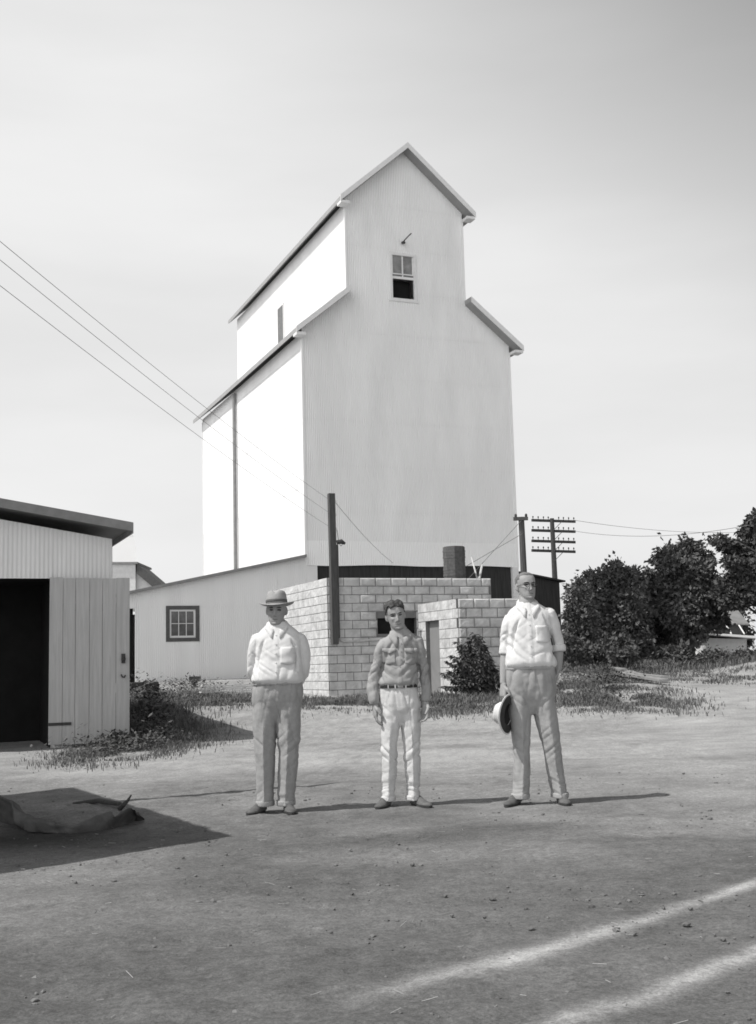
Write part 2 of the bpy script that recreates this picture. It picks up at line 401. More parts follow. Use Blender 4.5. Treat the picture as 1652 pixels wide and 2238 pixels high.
eave_return(C1-OE_U, TIP_U, -1, cup); eave_return(C2+OE_U, TIP_U, 1, cup); eave_return(-OE_L, TIP_L, -1, low); eave_return(EW+OE_L, TIP_L, 1, low)
for (s, z0, z1) in ((0, ZB-.02, TIP_L-.05), (EW, ZB-.02, TIP_L-.05), (C1, LOW_IN+.1, TIP_U-.02), (C2, LOW_IN+.1, TIP_U-.02)):
    tr = MB(); tr.fbox(EO, u, v, s-.035, s+.035, -.035, .035, z0, z1); tr.build('corner_trim', M_SIDE_PALE, elev)
# cupola window
win = MB()
for (a, b, c, d) in ((WS0-.09, WS0, WZ0-.05, WZ1+.1), (WS1, WS1+.09, WZ0-.05, WZ1+.1), (WS0, WS1, WZ1, WZ1+.1), (WS0-.16, WS1+.16, WZ0-.12, WZ0-.05)):
    win.fbox(EO, u, v, a, b, -.05, .06, c, d)
win.fbox(EO, u, v, WS0, WS1, -.05, .06, WZ0-.05, WZ0)
wo = win.build('window', M_TRIM, elev)
sash = MB(); zm = (WZ0+WZ1)/2-.02
sash.fbox(EO, u, v, WS0, WS1, .0, .045, zm-.045, zm+.045); sash.fbox(EO, u, v, (WS0+WS1)/2-.025, (WS0+WS1)/2+.025, .0, .04, zm+.045, WZ1)
sash.fbox(EO, u, v, WS0, WS1, .0, .05, zm+.12, zm+.16)
for a in (WS0, WS1-.04): sash.fbox(EO, u, v, a, a+.04, .0, .04, zm+.16, WZ1)
sash.build('sash', M_TRIM, wo)
pn = MB(); pn.fbox(EO, u, v, WS0, WS1, .03, .034, zm, WZ1); pn.build('pane', M_GLASS_LIGHT, wo)
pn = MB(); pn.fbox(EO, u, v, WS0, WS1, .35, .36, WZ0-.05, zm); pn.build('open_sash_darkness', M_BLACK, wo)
# small tall windows and vent on the long side
for (t0, t1, z0, z1, s) in ((7.5, 8.2, 14.7, 16.2, C1),):
    f = MB(); f.fbox(EO+u*(s-.06), v, u, t0-.08, t1+.08, -.0, .05, z0-.08, z1+.08); fo = f.build('window', M_TRIM, elev)
    p = MB(); p.fbox(EO+u*(s-.072), v, u, t0, t1, -.0, .01, z0, z1); p.build('pane', M_GLASS, fo)
lamp = MB(); b0 = E_(3.93, -.02, 16.48)
lamp.tube([b0, b0-v*.35+Z*.14+u*.1, b0-v*.5+Z*.2+u*.16], .022, 6); lamp.tube([b0-v*.02, b0-v*.2-Z*.06], .05, 8); lamp.build('lamp_bracket', M_IRON, elev)
dp = MB(); dp.tube([E_(-.12, 8.8, 12.6), E_(-.12, 8.85, 5.0)], .075, 8); dp.build('downspout', M_SOFFIT, elev)
cj = MB(); cj.fbox(EO, u, v, -.03, .0, ED-.05, ED+.02, 4.0, 12.6); cj.build('rear_corner_trim', M_SHED, elev)
base = MB(); base.fbox(EO, u, v, .42, EW-.25, .10, .2, .3, ZB+.1); base.build('base_wall', M_DARKWOOD, elev)
cp = MB(); cp.fbox(EO, u, v, EW-.24, EW, -.06, .1, .3, ZB-.02); cp.build('corner_post', M_TRIM, elev)
fl = MB(); fl.fbox(EO, u, v, -.02, .42, .02, .06, .4, ZB+.0)
fl.build('base_panel', M_SHED, elev)

# dark shed standing at the right of the elevator
ds = empty('dark_shed', E_(9.1, .5, .8), 'low black boarded shed at the right foot of the white elevator', 'shed')
d = MB(); d.hexa([E_(EW+.03, .1, .3), E_(9.95, .1, .3), E_(9.95, 5, .3), E_(EW+.03, 5, .3), E_(EW+.03, .1, 4.36), E_(9.95, .1, 4.05), E_(9.95, 5, 4.05), E_(EW+.03, 5, 4.36)]); d.build('wall', M_DARKWOOD, ds)
d = MB(); d.hexa([E_(EW+.03, -.1, 4.37), E_(10.1, -.1, 4.04), E_(10.1, 5.2, 4.04), E_(EW+.03, 5.2, 4.37), E_(EW+.03, -.1, 4.43), E_(10.1, -.1, 4.1), E_(10.1, 5.2, 4.1), E_(EW+.03, 5.2, 4.43)]); d.build('roof', M_DARKWOOD, ds)

# ------------------------------------------------------------------ lean-to annex left of the elevator
AX0 = -5.95
ann = empty('lean_to_annex', E_(-2.9, .0, .72), 'low grey corrugated lean-to with a small square window against the elevator', 'annex')
a_top = lambda s: 3.62+(s-AX0)*(4.86-3.62)/(5.95)
wa = MB(); DX1 = -5.80
corr(wa, EO, u, nf, DX1, -4.80, .66, a_top, 3.2, amp=.004)
corr(wa, EO, u, nf, -4.80, -3.70, .66, 2.08, 3.2, amp=.004); corr(wa, EO, u, nf, -4.80, -3.70, 3.24, a_top, 3.2, amp=.004)
corr(wa, EO, u, nf, -3.70, -.0, .66, a_top, 3.2, amp=.004)
corr(wa, EO, u, nf, -7.0, DX1, 3.16, a_top, 3.2, amp=.004)
wa.build('front_wall', M_ANNEX, ann)
seam = MB()
for s in (-1.02,): seam.fbox(EO, u, v, s-.008, s+.008, -.014, -.006, 1.0, a_top(s)-.05)
seam.build('seam_strip', M_SHED, ann)
rw = MB(); rw.fbox(EO, u, v, -7.0, 0, 8.9, 9, .6, 3.4); rw.fbox(EO, u, v, -7.05, -7, 0.03, 9, .6, 3.3); rw.build('rear_wall', M_ANNEX, ann)
ro = MB(); s0, s1 = -7.1, -.05
ro.hexa([E_(s0, -.28, a_top(s0)), E_(s1, -.28, a_top(s1)), E_(s1, 9.2, a_top(s1)), E_(s0, 9.2, a_top(s0)), E_(s0, -.28, a_top(s0)+.1), E_(s1, -.28, a_top(s1)+.1), E_(s1, 9.2, a_top(s1)+.1), E_(s0, 9.2, a_top(s0)+.1)])
ro.build('roof', M_SOFFIT, ann)
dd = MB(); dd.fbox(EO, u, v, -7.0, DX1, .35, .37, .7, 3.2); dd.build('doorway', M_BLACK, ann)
sill = MB(); sill.fbox(EO, u, v, -6.4, -3.2, -.12, -.02, .56, .66); sill.build('sill_beam', M_DARKWOOD, ann)
fm = MB()
for (a, b, c, e) in ((-4.80, -4.68, 2.08, 3.24), (-3.82, -3.70, 2.08, 3.24), (-4.68, -3.82, 3.12, 3.24), (-4.68, -3.82, 2.08, 2.2)): fm.fbox(EO, u, v, a, b, -.03, .08, c, e)
fo = fm.build('window', M_FRAME, ann)
sa = MB()
for (a, b, c, e) in ((-4.68, -4.62, 2.2, 3.12), (-3.88, -3.82, 2.2, 3.12), (-4.62, -3.88, 3.06, 3.12), (-4.62, -3.88, 2.2, 2.27), (-4.385, -4.365, 2.27, 3.06), (-4.135, -4.115, 2.27, 3.06), (-4.62, -3.88, 2.655, 2.675)): sa.fbox(EO, u, v, a, b, .02, .05, c, e)
sa.build('sash', M_SHED, fo)
pn = MB(); pn.fbox(EO, u, v, -4.62, -3.88, .055, .06, 2.2, 3.12); pn.build('pane', M_GLASS, fo)

# ------------------------------------------------------------------ concrete block building
BO = np.array([-1.26, 28.0, 0]); BZ0, BZ1 = .10, 3.245
B_ = lambda s, t, z: BO+u*s+v*t+Z*z
blk = empty('block_building', B_(2.2, 0, .42), 'low concrete block building with dark brick chimney in front of the elevator', 'building')
def block_wall(O, d, nrm, L, z0, z1, par, name, holes=(), course=.2045, blen=.409, first=0., raise_=.030, smear=0., thick=.2, flat_until=0.):
    O = np.asarray(O, float); mo = MB(); bl = MB()
    ss = sorted({0., L}|{h[0] for h in holes}|{h[1] for h in holes}); zz = sorted({z0, z1}|{h[2] for h in holes}|{h[3] for h in holes})
    for i in range(len(ss)-1):
        for j in range(len(zz)-1):
            a, b, c, e = ss[i], ss[i+1], zz[j], zz[j+1]; ms, mz = (a+b)/2, (c+e)/2
            if any(h[0] < ms < h[1] and h[2] < mz < h[3] for h in holes): continue
            mo.fbox(O, d, -nrm, a, b, 0, thick, c, e)
    k = 0; z = z1
    while z > z0+.02:
        zb = max(z-course, z0); off = first+(0 if k % 2 == 0 else -blen/2); s = off-math.ceil(off/blen+.01)*blen
        while s < L:
            segs = [(max(s, 0), min(s+blen, L))]
            for h in holes:
                if min(z, h[3])-max(zb, h[2]) > .03:
                    new = []
                    for (a, b) in segs:
                        if b <= h[0] or a >= h[1]: new.append((a, b)); continue
                        if a < h[0]: new.append((a, h[0]))
                        if b > h[1]: new.append((h[1], b))
                    segs = new
            for (a, b) in segs:
                if b-a < .09 or z-zb < .08: continue
                r = raise_*(.75+.5*random.random()); j = .007
                if a < flat_until: r *= .25
                a2, b2, c2, e2 = a+j+.001*random.random(), b-j, zb+j, z-j
                mrg = .027 if r > .012 else .012
                P = lambda x, y, n_: O+d*x+Z*y+nrm*n_
                o4 = [P(a2, c2, 0), P(b2, c2, 0), P(b2, e2, 0), P(a2, e2, 0)]
                m4 = [P(a2+.003, c2+.003, .006), P(b2-.003, c2+.003, .006), P(b2-.003, e2-.003, .006), P(a2+.003, e2-.003, .006)]
                jj = lambda: random.uniform(-.004, .004)
                i4 = [P(a2+mrg+jj(), c2+mrg+jj(), r), P(b2-mrg+jj(), c2+mrg+jj(), r+jj()*.5), P(b2-mrg+jj(), e2-mrg+jj(), r), P(a2+mrg+jj(), e2-mrg+jj(), r+jj()*.5)]
                for A_, B__ in ((o4, m4), (m4, i4)):
                    for q in range(4):
                        bl.quad(A_[q], A_[(q+1) % 4], B__[(q+1) % 4], B__[q])
                gx_, gz__ = (5, 3) if b-a > .25 else (3, 3)
                G_ = [[np.array(i4[0])*(1-i/gx_)*(1-q/gz__)+np.array(i4[1])*(i/gx_)*(1-q/gz__)+np.array(i4[2])*(i/gx_)*(q/gz__)+np.array(i4[3])*(1-i/gx_)*(q/gz__)+nrm*(random.uniform(-.006, .008) if 0 < i < gx_ and 0 < q < gz__ else random.uniform(-.002, .002) if r > .01 else 0) for i in range(gx_+1)] for q in range(gz__+1)]
                for q in range(gz__):
                    for i in range(gx_): bl.quad(G_[q][i], G_[q][i+1], G_[q+1][i+1], G_[q+1][i])
            s += blen
        z = zb; k += 1
    w = mo.build(name, M_MORTAR, par); b_ = bl.build('block_facing', M_BLOCK, w)
    return w
BL, BSIDE = 4.37, 4.4
block_wall(BO, u, -v, BL, BZ0, BZ1, blk, 'front_wall', holes=[(1.27, 2.29, 1.89, 2.27)], first=.83, flat_until=.78)
block_wall(BO+v*BSIDE, -v, -u, BSIDE-.0, BZ0, BZ1, blk, 'side_wall', first=.1, raise_=.007)
x = MB(); x.fbox(BO, u, v, BL-.2, BL, .2, BSIDE, BZ0, BZ1); x.fbox(BO, u, v, .2, BL-.2, BSIDE-.2, BSIDE, BZ0, BZ1); x.build('rear_wall', M_BLOCK, blk)
x = MB(); x.fbox(BO, u, v, .2, BL-.2, .2, BSIDE-.2, BZ1-.25, BZ1-.15); x.build('roof', M_ROOF, blk)
x = MB(); x.fbox(BO, u, v, 1.27, 2.29, .14, .16, 1.89, 2.27); x.build('window', M_BLACK, blk)
# chimney with rounded-off corners and brick courses
CHO = B_(3.73, .75, 0); ch = MB(); zc = BZ1-.2
while zc < 4.05:
    for q in range(2):
        pass
    hw = .265+random.uniform(-.006, .006)
    ring = []
    for kk in range(8):
        an = math.pi/8+kk*math.pi/4; ring.append((hw/math.cos(math.pi/8)*math.cos(an), hw/math.cos(math.pi/8)*math.sin(an)))
    R = [[CHO+u*a*1.0+v*b+Z*(zc+dz) for a, b in ring] for dz in (0, .062)]
    ch.rings(R); R2 = [[CHO+(u*a+v*b)*.965+Z*(zc+dz) for a, b in ring] for dz in (.06, .078)]; ch.rings(R2); zc += .076
ch.build('chimney', M_BRICK, blk)
# projecting vestibule
VO = plane(1000, 1308, BO-v*2.30, v); VZ1 = VO[2]; VO = VO.copy(); VO[2] = 0; VL = 1.62
rel = VO-BO; VD = 2.29
VCOUR = .222
door_holes = None
def tv(px, py):   # distance along the vestibule's left face
    p = plane(px, py, VO, u); return (p-VO)@v, p[2]
td1, zd = tv(930, 1356); td0, _ = tv(959, 1355)
block_wall(VO+v*VD, -v, -u, VD, .1, VZ1, blk, 'vestibule_side_wall', holes=[(VD-td1, VD-td0, .1, zd)], first=.16, raise_=.006, course=VCOUR)
block_wall(VO, u, -v, VL, .1, VZ1, blk, 'vestibule_front_wall', first=.40, course=VCOUR, blen=.40)
x = MB(); x.fbox(VO, u, v, VL-.2, VL, .2, VD, .1, VZ1); x.build('vestibule_rear_wall', M_BLOCK, blk)
x = MB(); x.fbox(VO, u, v, .2, VL-.2, .2, VD, VZ1-.22, VZ1-.12); x.build('vestibule_roof', M_ROOF, blk)
x = MB(); x.fbox(VO, u, v, .10, .13, td0, td1, .12, zd); x.build('door', M_DOORGREY, blk)
# service post and conduit on the wall
post = empty('service_post', B_(.13, -.1, 1.66), 'dark squared timber service post fixed to the block wall, carrying wires', 'post')
x = MB(); x.hexa([B_(.06, -.17, 1.66), B_(.21, -.17, 1.66), B_(.21, -.03, 1.66), B_(.06, -.03, 1.66), B_(.04, -.17, 5.26), B_(.19, -.17, 5.26), B_(.19, -.03, 5.26), B_(.04, -.03, 5.26)]); x.build('timber', M_POLE, post)
x = MB(); x.fbox(BO, u, v, .20, .255, -.14, -.05, 1.8, 4.03); x.build('conduit_board', M_POLE, post)
x = MB(); x.tube([B_(.22, -.14, 4.08), B_(.33, -.16, 4.10), B_(.42, -.16, 4.05)], [.05, .06, .03], 8); x.build('weatherhead', M_IRON, post)
x = MB(); x.tube([B_(.235, -.05, 1.95), B_(.25, -.05, 1.84), B_(.30, -.05, 1.76), B_(.38, -.05, 1.725), B_(.6, -.05, 1.725), B_(1.27, -.05, 1.75)], .028, 8); x.build('conduit', M_PLANK, post)
for zz in (5.12, 4.80, 4.46):
    x = MB(); x.ellip(B_(.22, -.1, zz-.05), (.025, .025, .04), 8, 6); x.build('insulator', M_TRIM, post)

# ------------------------------------------------------------------ near shed at left with its open door
SO = np.array(at(243, 1628, 18.8)); SO[2] = 0
S_ = lambda s, t, z: SO+u*s+v*t+Z*z
shed = empty('corrugated_shed', S_(-1, 0, .02), 'grey corrugated shed with overhanging roof and a dark open doorway', 'shed')
s_top = lambda s: 3.26+(-s)*.165
sw = MB(); corr(sw, SO, u, nf, -.93, 0, .0, s_top, 9, amp=.0042); corr(sw, SO, u, nf, -7, -.93, 2.62, s_top, 9, amp=.0042); corr(sw, SO, u, nf, -7, -3.6, 0, 2.62, 9, amp=.0042)
sw.build('front_wall', M_SHED, shed)
sw = MB(); corr(sw, SO, v, u, 0.02, 6, -.05, 3.24, 9); sw.fbox(SO, u, v, -7, -.02, 5.95, 6, -.05, 3.4); sw.fbox(SO, u, v, -7, -6.95, 0.05, 5.95, -.05, 4.3); sw.build('side_wall', M_SHED, shed)
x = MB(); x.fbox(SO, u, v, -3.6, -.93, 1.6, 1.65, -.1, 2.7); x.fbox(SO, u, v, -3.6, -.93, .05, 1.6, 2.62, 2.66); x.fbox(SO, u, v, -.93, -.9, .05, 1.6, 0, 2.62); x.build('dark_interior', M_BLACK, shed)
x = MB(); a, b = -7.3, .24; zt = lambda s: 3.39+(.36-s)*.165
x.hexa([S_(a, -.42, zt(a)-.02), S_(b, -.42, zt(b)-.02), S_(b, 6.3, zt(b)-.02), S_(a, 6.3, zt(a)-.02), S_(a, -.42, zt(a)+.06), S_(b, -.42, zt(b)+.06), S_(b, 6.3, zt(b)+.06), S_(a, 6.3, zt(a)+.06)])
rfo = x.build('roof', M_ROOF, shed)
x = MB(); x.hexa([S_(a, -.46, zt(a)-.07), S_(b+.02, -.46, zt(b)-.07), S_(b+.02, -.425, zt(b)-.07), S_(a, -.425, zt(a)-.07), S_(a, -.46, zt(a)+.07), S_(b+.02, -.46, zt(b)+.07), S_(b+.02, -.425, zt(b)+.07), S_(a, -.425, zt(a)+.07)])
x.build('fascia_board', M_SOFFIT, rfo)
x = MB(); x.fbox(SO, u, v, .245, .27, -.42, 6.3, zt(b)-.10, zt(b)+.07); x.build('eave_board', M_SOFFIT, rfo)
# plank door swung back against the wall
DANG = math.radians(3); du = np.array([math.cos(YAW-DANG), math.sin(YAW-DANG), 0]); dv = np.array([-du[1], du[0], 0]); DO = S_(-.97, -.07, 0)
dr = MB(); wds = [.205, .19, .215, .2, .21, .215]; s = 0
for i, wd in enumerate(wds):
    dr.fbox(DO, du, dv, s, s+wd-.006, -.03-random.uniform(0, .006), .0, .03+random.uniform(0, .03), 2.62+random.uniform(-.012, .012)); s += wd
door = dr.build('door', M_WOOD, shed)
x = MB(); x.fbox(DO, du, dv, .01, s-.02, .002, .03, .3, .42); x.build('ledge_board', M_WOOD, door)
x = MB(); x.fbox(DO, du, dv, .01, s-.02, .002, .03, 2.1, 2.22); x.build('ledge_board', M_WOOD, door)
x = MB(); x.fbox(DO, du, dv, 0.0, .34, -.05, -.038, .34, .385); x.build('strap_hinge', M_IRON, door)
x = MB(); x.ellip(DO+du*1.13-dv*.075+Z*1.34, (.035, .035, .035), 10, 7); x.fbox(DO, du, dv, 1.10, 1.16, -.05, -.037, 1.27, 1.42); x.build('door_knob', M_IRON, door)
x = MB(); x.tube([DO+du*1.1-dv*.05+Z*1.09, DO+du*1.11-dv*.09+Z*1.06, DO+du*1.14-dv*.09+Z*1.05, DO+du*1.16-dv*.05+Z*1.08], .012, 6); x.build('hasp', M_IRON, door)

# small buildings seen in the gap behind the shed
fo_ = at(297, 1236, 70)
fh = empty('white_gabled_house', (fo_[0], 70, 1.2), 'distant white clapboard house with dark roof edge between the sheds', 'house')
gp = lambda px, py, Y: at(px, py, Y)
x = MB(); q = [gp(180, 1232, 70), gp(296, 1232, 70), gp(296, 1330, 70), gp(180, 1330, 70)]
dp_ = np.array([0, .2, 0]); x.hexa([q[3], q[2], q[2]+dp_*20, q[3]+dp_*20, q[0], q[1], q[1]+dp_*20, q[0]+dp_*20]); x.build('wall', M_HUT, fh)
for i in range(5):
    pass
x = MB(); a, b = gp(180, 1228, 69.8), gp(300, 1228, 69.8); x.hexa([a-Z*.12, b-Z*.12, b-Z*.12+dp_*22, a-Z*.12+dp_*22, a, b, b+dp_*22, a+dp_*22]); x.build('eave', M_SOFFIT, fh)
x = MB(); a, b = gp(299, 1231, 69.9), gp(352, 1276, 69.9); x.hexa([a-Z*.62, b-Z*.62, b-Z*.62+dp_*15, a-Z*.62+dp_*15, a, b, b+dp_*15, a+dp_*15]); x.build('roof', M_FRAME, fh)
x = MB(); a, b, c, e = gp(298, 1250, 70.3), gp(345, 1290, 70.3), gp(345, 1330, 70.3), gp(298, 1330, 70.3); x.hexa([e, c, c+dp_*10, e+dp_*10, a, b, b+dp_*10, a+dp_*10]); x.build('gable_wall', M_HUT, fh)
q = [gp(190, 1100, 95), gp(306, 1150, 95), gp(309, 1330, 95), gp(190, 1330, 95)]
fb = empty('white_barn', (q[1][0], 95, 1.2), 'far white building showing as a bright wedge behind the near shed roof', 'building')
x = MB(); qq = [gp(200, 1172, 95), gp(293, 1172, 95), gp(313, 1330, 95), gp(200, 1330, 95)]
dq = np.array([-3., 6., 0]); x.hexa([qq[3], qq[2], qq[2]+dq, qq[3]+dq, qq[0], qq[1], qq[1]+dq, qq[0]+dq]); x.build('wall', M_SIDE_PALE, fb)
x = MB(); x.hexa([qq[0]+Z*.02, qq[1]+Z*.02, qq[1]+dq+Z*.02, qq[0]+dq+Z*.02, qq[0]+Z*.2, qq[1]+Z*.2-np.array([.1, 0, 0]), qq[1]+dq+Z*.2, qq[0]+dq+Z*.2]); x.build('roof', M_SIDE_PALE, fb)

# store building just outside the left edge: its roof corner throws the shadow on the ground
RC = np.array([-3.14, 7.52, 3.5])
def cast(px, py, z):
    p = gnd(px, py); k = z/TO_SUN.z; return np.array([p[0]+TO_SUN.x*k, p[1]+TO_SUN.y*k, z])
RC = cast(510, 1827, 3.6)
E1 = cast(0, 1910, 3.6)-RC; E1 = E1/np.linalg.norm(E1)
r2 = cast(290, 1760, 4.1)-RC; E2 = np.array([r2[0], r2[1], 0]); l2 = np.linalg.norm(E2); sl2 = r2[2]/l2; E2 = E2/l2
so = empty('store_building', (RC[0]-2, RC[1], 0), 'building beyond the left edge whose roof corner shades the dirt', 'building')
x = MB(); q = lambda a, b, dz: RC+E1*a+E2*b+Z*(sl2*b+dz)
x.hexa([q(0, 0, -.12), q(6, 0, -.12), q(6, 4.4, -.12), q(0, 4.4, -.12), q(0, 0, 0), q(6, 0, 0), q(6, 4.4, 0), q(0, 4.4, 0)]); x.build('roof', M_ROOF, so)
def qg(a, b): p = RC+E1*a+E2*b; p[2] = -.05; return p
def qt(a, b): return RC+E1*a+E2*b+Z*(sl2*b-.13)
x = MB(); c4 = [(1.3, .9), (5.8, .9), (5.8, 4.2), (1.3, 4.2)]
x.hexa([qg(*k) for k in c4]+[qt(*k) for k in c4]); x.build('wall', M_SHED, so)
# leaning mast on that roof; three wires run from it to the service post
ma, mt = cast(310, 1748, 4.6), cast(740, 1712, 5.35)
for _ in range(1): pass
mast = empty('wire_mast', ma, 'leaning wire mast beyond the left edge on the store roof', 'mast')
x = MB(); x.tube([ma-Z*.6-(mt-ma)*.25, ma, mt], [.07, .065, .045], 8); x.build('pole', M_POLE, mast)
def wire(p, q_, sag, r=.006, label=None, group=None, cat='wire'):
    pts = []; p = np.asarray(p, float); q_ = np.asarray(q_, float)
    for i in range(25):
        t = i/24; pts.append(p+(q_-p)*t-Z*sag*4*t*(1-t))
    mb = MB(); mb.tube(pts, r, 5); o = mb.build('wire', M_WIRE, None, origin=p); tag(o, label, cat, group); return o
for (zz, ypx, lb) in ((5.12, 545, 'topmost of the three wires running from upper left to the service post'),
                      (4.80, 585, 'middle one of the three wires running from upper left to the service post'),
                      (4.46, 640, 'lowest of the three wires running from upper left to the service post')):
    far = at(30, ypx, 12.3); s_ = B_(.04, -.12, zz); dirn = far-s_; end = s_+dirn*((mt[1]+.0-s_[1])/dirn[1])
    wire(s_, end, .10, .0036, lb, 'wires to the service post')
wire(B_(.22, -.1, 5.05), E_(3.2, -.05, 4.7), .1, .006, 'thin slack wire from the service post to the foot of the elevator')
wire(B_(.24, -.1, 4.4), B_(.36, -.16, 4.06), .2, .008, 'short loop of wire hanging beside the top of the service post')

# ------------------------------------------------------------------ poles at right
UPp = at(1139, 1130, 34); ug = float(ground_z(UPp[0], 34))
up_ = empty('utility_pole', (UPp[0]+.0, 34, ug), 'single dark utility pole with a short crossarm right beside the elevator', 'utility pole')
x = MB(); x.tube([(UPp[0]+.02, 34, ug-.2), (UPp[0], 34, UPp[2])], [.115, .085], 10); x.build('pole', M_POLE, up_)
x = MB(); x.box((UPp[0]-.03, 33.9, UPp[2]-.06), (.42, .09, .1)); x.build('crossarm', M_POLE, up_)
for dx in (-.17, .13):
    x = MB(); x.ellip((UPp[0]+dx, 33.9, UPp[2]+.03), (.04, .04, .06), 8, 6); x.build('insulator', M_IRON, up_)
x = MB(); x.tube([(UPp[0], 33.9, UPp[2]-.1), B_(4.2, 1.2, 3.2)], .008, 5); x.build('guy_wire', M_WIRE, up_)
x = MB(); x.tube([(UPp[0], 33.9, UPp[2]-.5), B_(4.0, 2.5, 3.3)], .008, 5); x.build('guy_wire', M_WIRE, up_)
TP = at(1206, 1133, 55); tg = float(ground_z(TP[0], 55))
tpo = empty('telegraph_pole', (TP[0], 55, tg), 'tall telegraph pole with four crossarms beyond the dark shed', 'telegraph pole')
x = MB(); x.tube([(TP[0]+.03, 55, tg-.2), (TP[0], 55, TP[2])], [.17, .10], 10); x.build('pole', M_POLE, tpo)
for (y1, y2) in ((1137, 1140), (1159, 1162), (1182, 1185), (1203, 1206)):
    a, b = at(1162, y1, 54.8), at(1257, y2, 55.5); dd_ = (b-a)/np.linalg.norm(b-a)
    x = MB(); pv = np.cross(dd_, Z); pv /= np.linalg.norm(pv)
    x.hexa([a-Z*.06-pv*.05, b-Z*.06-pv*.05, b-Z*.06+pv*.05, a-Z*.06+pv*.05, a+Z*.06-pv*.05, b+Z*.06-pv*.05, b+Z*.06+pv*.05, a+Z*.06+pv*.05])
    arm = x.build('crossarm', M_POLE, tpo)
    for t in (.03, .15, .27, .38, .62, .73, .85, .97):
        x = MB(); c = a+(b-a)*t+Z*.14; x.tube([c-Z*.08, c-Z*.02], .014, 5); x.ellip(c+Z*.02, (.035, .035, .05), 6, 5); x.build('insulator', M_IRON, arm)
    x = MB(); c = np.array([TP[0], 54.86, (a+b)[2]/2]); x.tube([c+dd_*.5-Z*.04, c-Z*.5], .014, 4); x.build('brace', M_IRON, arm)
wt = [0, 0]
for i, (ya, yb, lb) in enumerate(((1137, 1150, 'thin line wire running right from the telegraph pole top'), (1160, 1120, 'thin line wire crossing the sky above the dark trees'))):
    wire(at(1255 if i == 0 else 1252, ya, 55.4), at(1760, yb, 75 if i == 0 else 40), .5, .010, lb, 'line wires of the telegraph pole')

# roof sticks by the pole
x = MB(); x.tube([B_(4.2, .3, 3.25), B_(4.95, 1.6, 3.72)], .03, 6); x.tube([B_(4.25, .5, 3.25), B_(4.8, 1.9, 3.95)], .022, 6)
o = x.build('prop_poles', M_PLANK, None, origin=B_(4.3, .4, 3.25)); tag(o, 'pale crossed prop sticks leaning over the block building corner', 'sticks')

# ------------------------------------------------------------------ vegetation
def leaf_cloud(mb, blobs, n, size, seed, elong=1.6, droop=.2, shell=.35):
    r = np.random.default_rng(seed)
    vol = np.array([b[3]*b[4]*b[5] for b in blobs])**.67; cnt = (n*vol/vol.sum()).astype(int)
    for (cx, cy, cz, rx, ry, rz), k in zip(blobs, cnt):
        d = r.normal(size=(k, 3)); d /= np.linalg.norm(d, axis=1)[:, None]
        rad = r.random(k)**shell
        lump = 1+.30*np.sin(d[:, 0]*5+cx*3)*np.cos(d[:, 2]*6+cz*2)+.16*np.sin(d[:, 1]*11+d[:, 2]*9+cy)
        P = np.array([cx, cy, cz])+d*rad[:, None]*(lump*(1+.22*(r.random(k)-.4)))[:, None]*np.array([rx, ry, rz])
        A = d*.6+r.normal(size=(k, 3))*.6; A[:, 2] -= droop; A /= np.linalg.norm(A, axis=1)[:, None]
        B = np.cross(A, r.normal(size=(k, 3))); B /= np.linalg.norm(B, axis=1)[:, None]
        L = size*(.5+r.random(k)); w = L/elong
        for i in range(k):
            p, a_, b_ = P[i], A[i]*L[i], B[i]*w[i]*.5
            nrm = np.cross(a_, b_)*.3/max(L[i], 1e-6)
            mb.quad(p, p+a_*.45+b_+nrm, p+a_, p+a_*.5-b_+nrm)
def tree(name, px, py, wpx, Y, label, cat, mt_, seed, n=4200, size=.24, group=None, base=None, lobes=7, lowfrac=.12, shape=1.0):
    r = random.Random(seed); top = at(px, py, Y); s = Y/F_PX; w = wpx*s*1.18; n = int(n*3.2); size *= .62
    gx = top[0]; gz_ = float(ground_z(gx, Y)); h = top[2]-gz_
    root = empty(name, (gx, Y, gz_), label, cat, group)
    tk = MB(); z1 = gz_+h*.75
    tk.tube([(gx, Y, gz_-.2), (gx+.08*w*r.uniform(-1, 1), Y, gz_+h*.35), (gx+.06*w*r.uniform(-1, 1), Y, z1)], [.035*h, .026*h, .008*h], 8)
    blobs = [(gx, Y, gz_+h*(.5+lowfrac*.5), w*.36, w*.36, h*(.40-lowfrac*.2))]
    for i in range(lobes):
        an = 2*math.pi*(i+r.random()*.6)/lobes; zz = r.uniform(lowfrac+.12, .86); sp = (1-.75*max(0, zz-.35)**1.2*shape)
        rr = w*.5*sp*r.uniform(.55, .85); bx, by, bz = gx+math.cos(an)*rr*.85, Y+math.sin(an)*rr*.85, gz_+h*zz
        br = w*r.uniform(.13, .24)*(1.15-.5*zz)
        blobs.append((bx, by, bz, br, br, br*r.uniform(.7, 1.1)))
        tk.tube([(gx, Y, gz_+h*min(zz*.6, .55)), ((gx+bx)/2, (Y+by)/2, gz_+h*zz*.85), (bx, by, bz)], [.014*h, .010*h, .004*h], 6)
    blobs.append((gx, Y, gz_+h*.86, w*.17, w*.17, h*.14)); blobs.append((gx+w*.1*r.uniform(-1, 1), Y, gz_+h*.93, w*.07, w*.07, h*.08))
    tk.build('trunk', M_BARK, root, smooth=True)
    cr = MB(); leaf_cloud(cr, blobs, n, size, seed); cr.build('crown', mt_, root)
TG = 'dark trees behind the yard'
tree('tree', 1262, 1268, 78, 41, 'rounded bushy tree at the left end of the row, beside the black shed', 'tree', M_LEAF, 11, 2600, .2, TG, lowfrac=0)
tree('tree', 1340, 1228, 165, 45, 'broad round-topped tree left of centre in the dark tree row', 'tree', M_LEAF, 12, 6500, .24, TG, lowfrac=0, lobes=10)
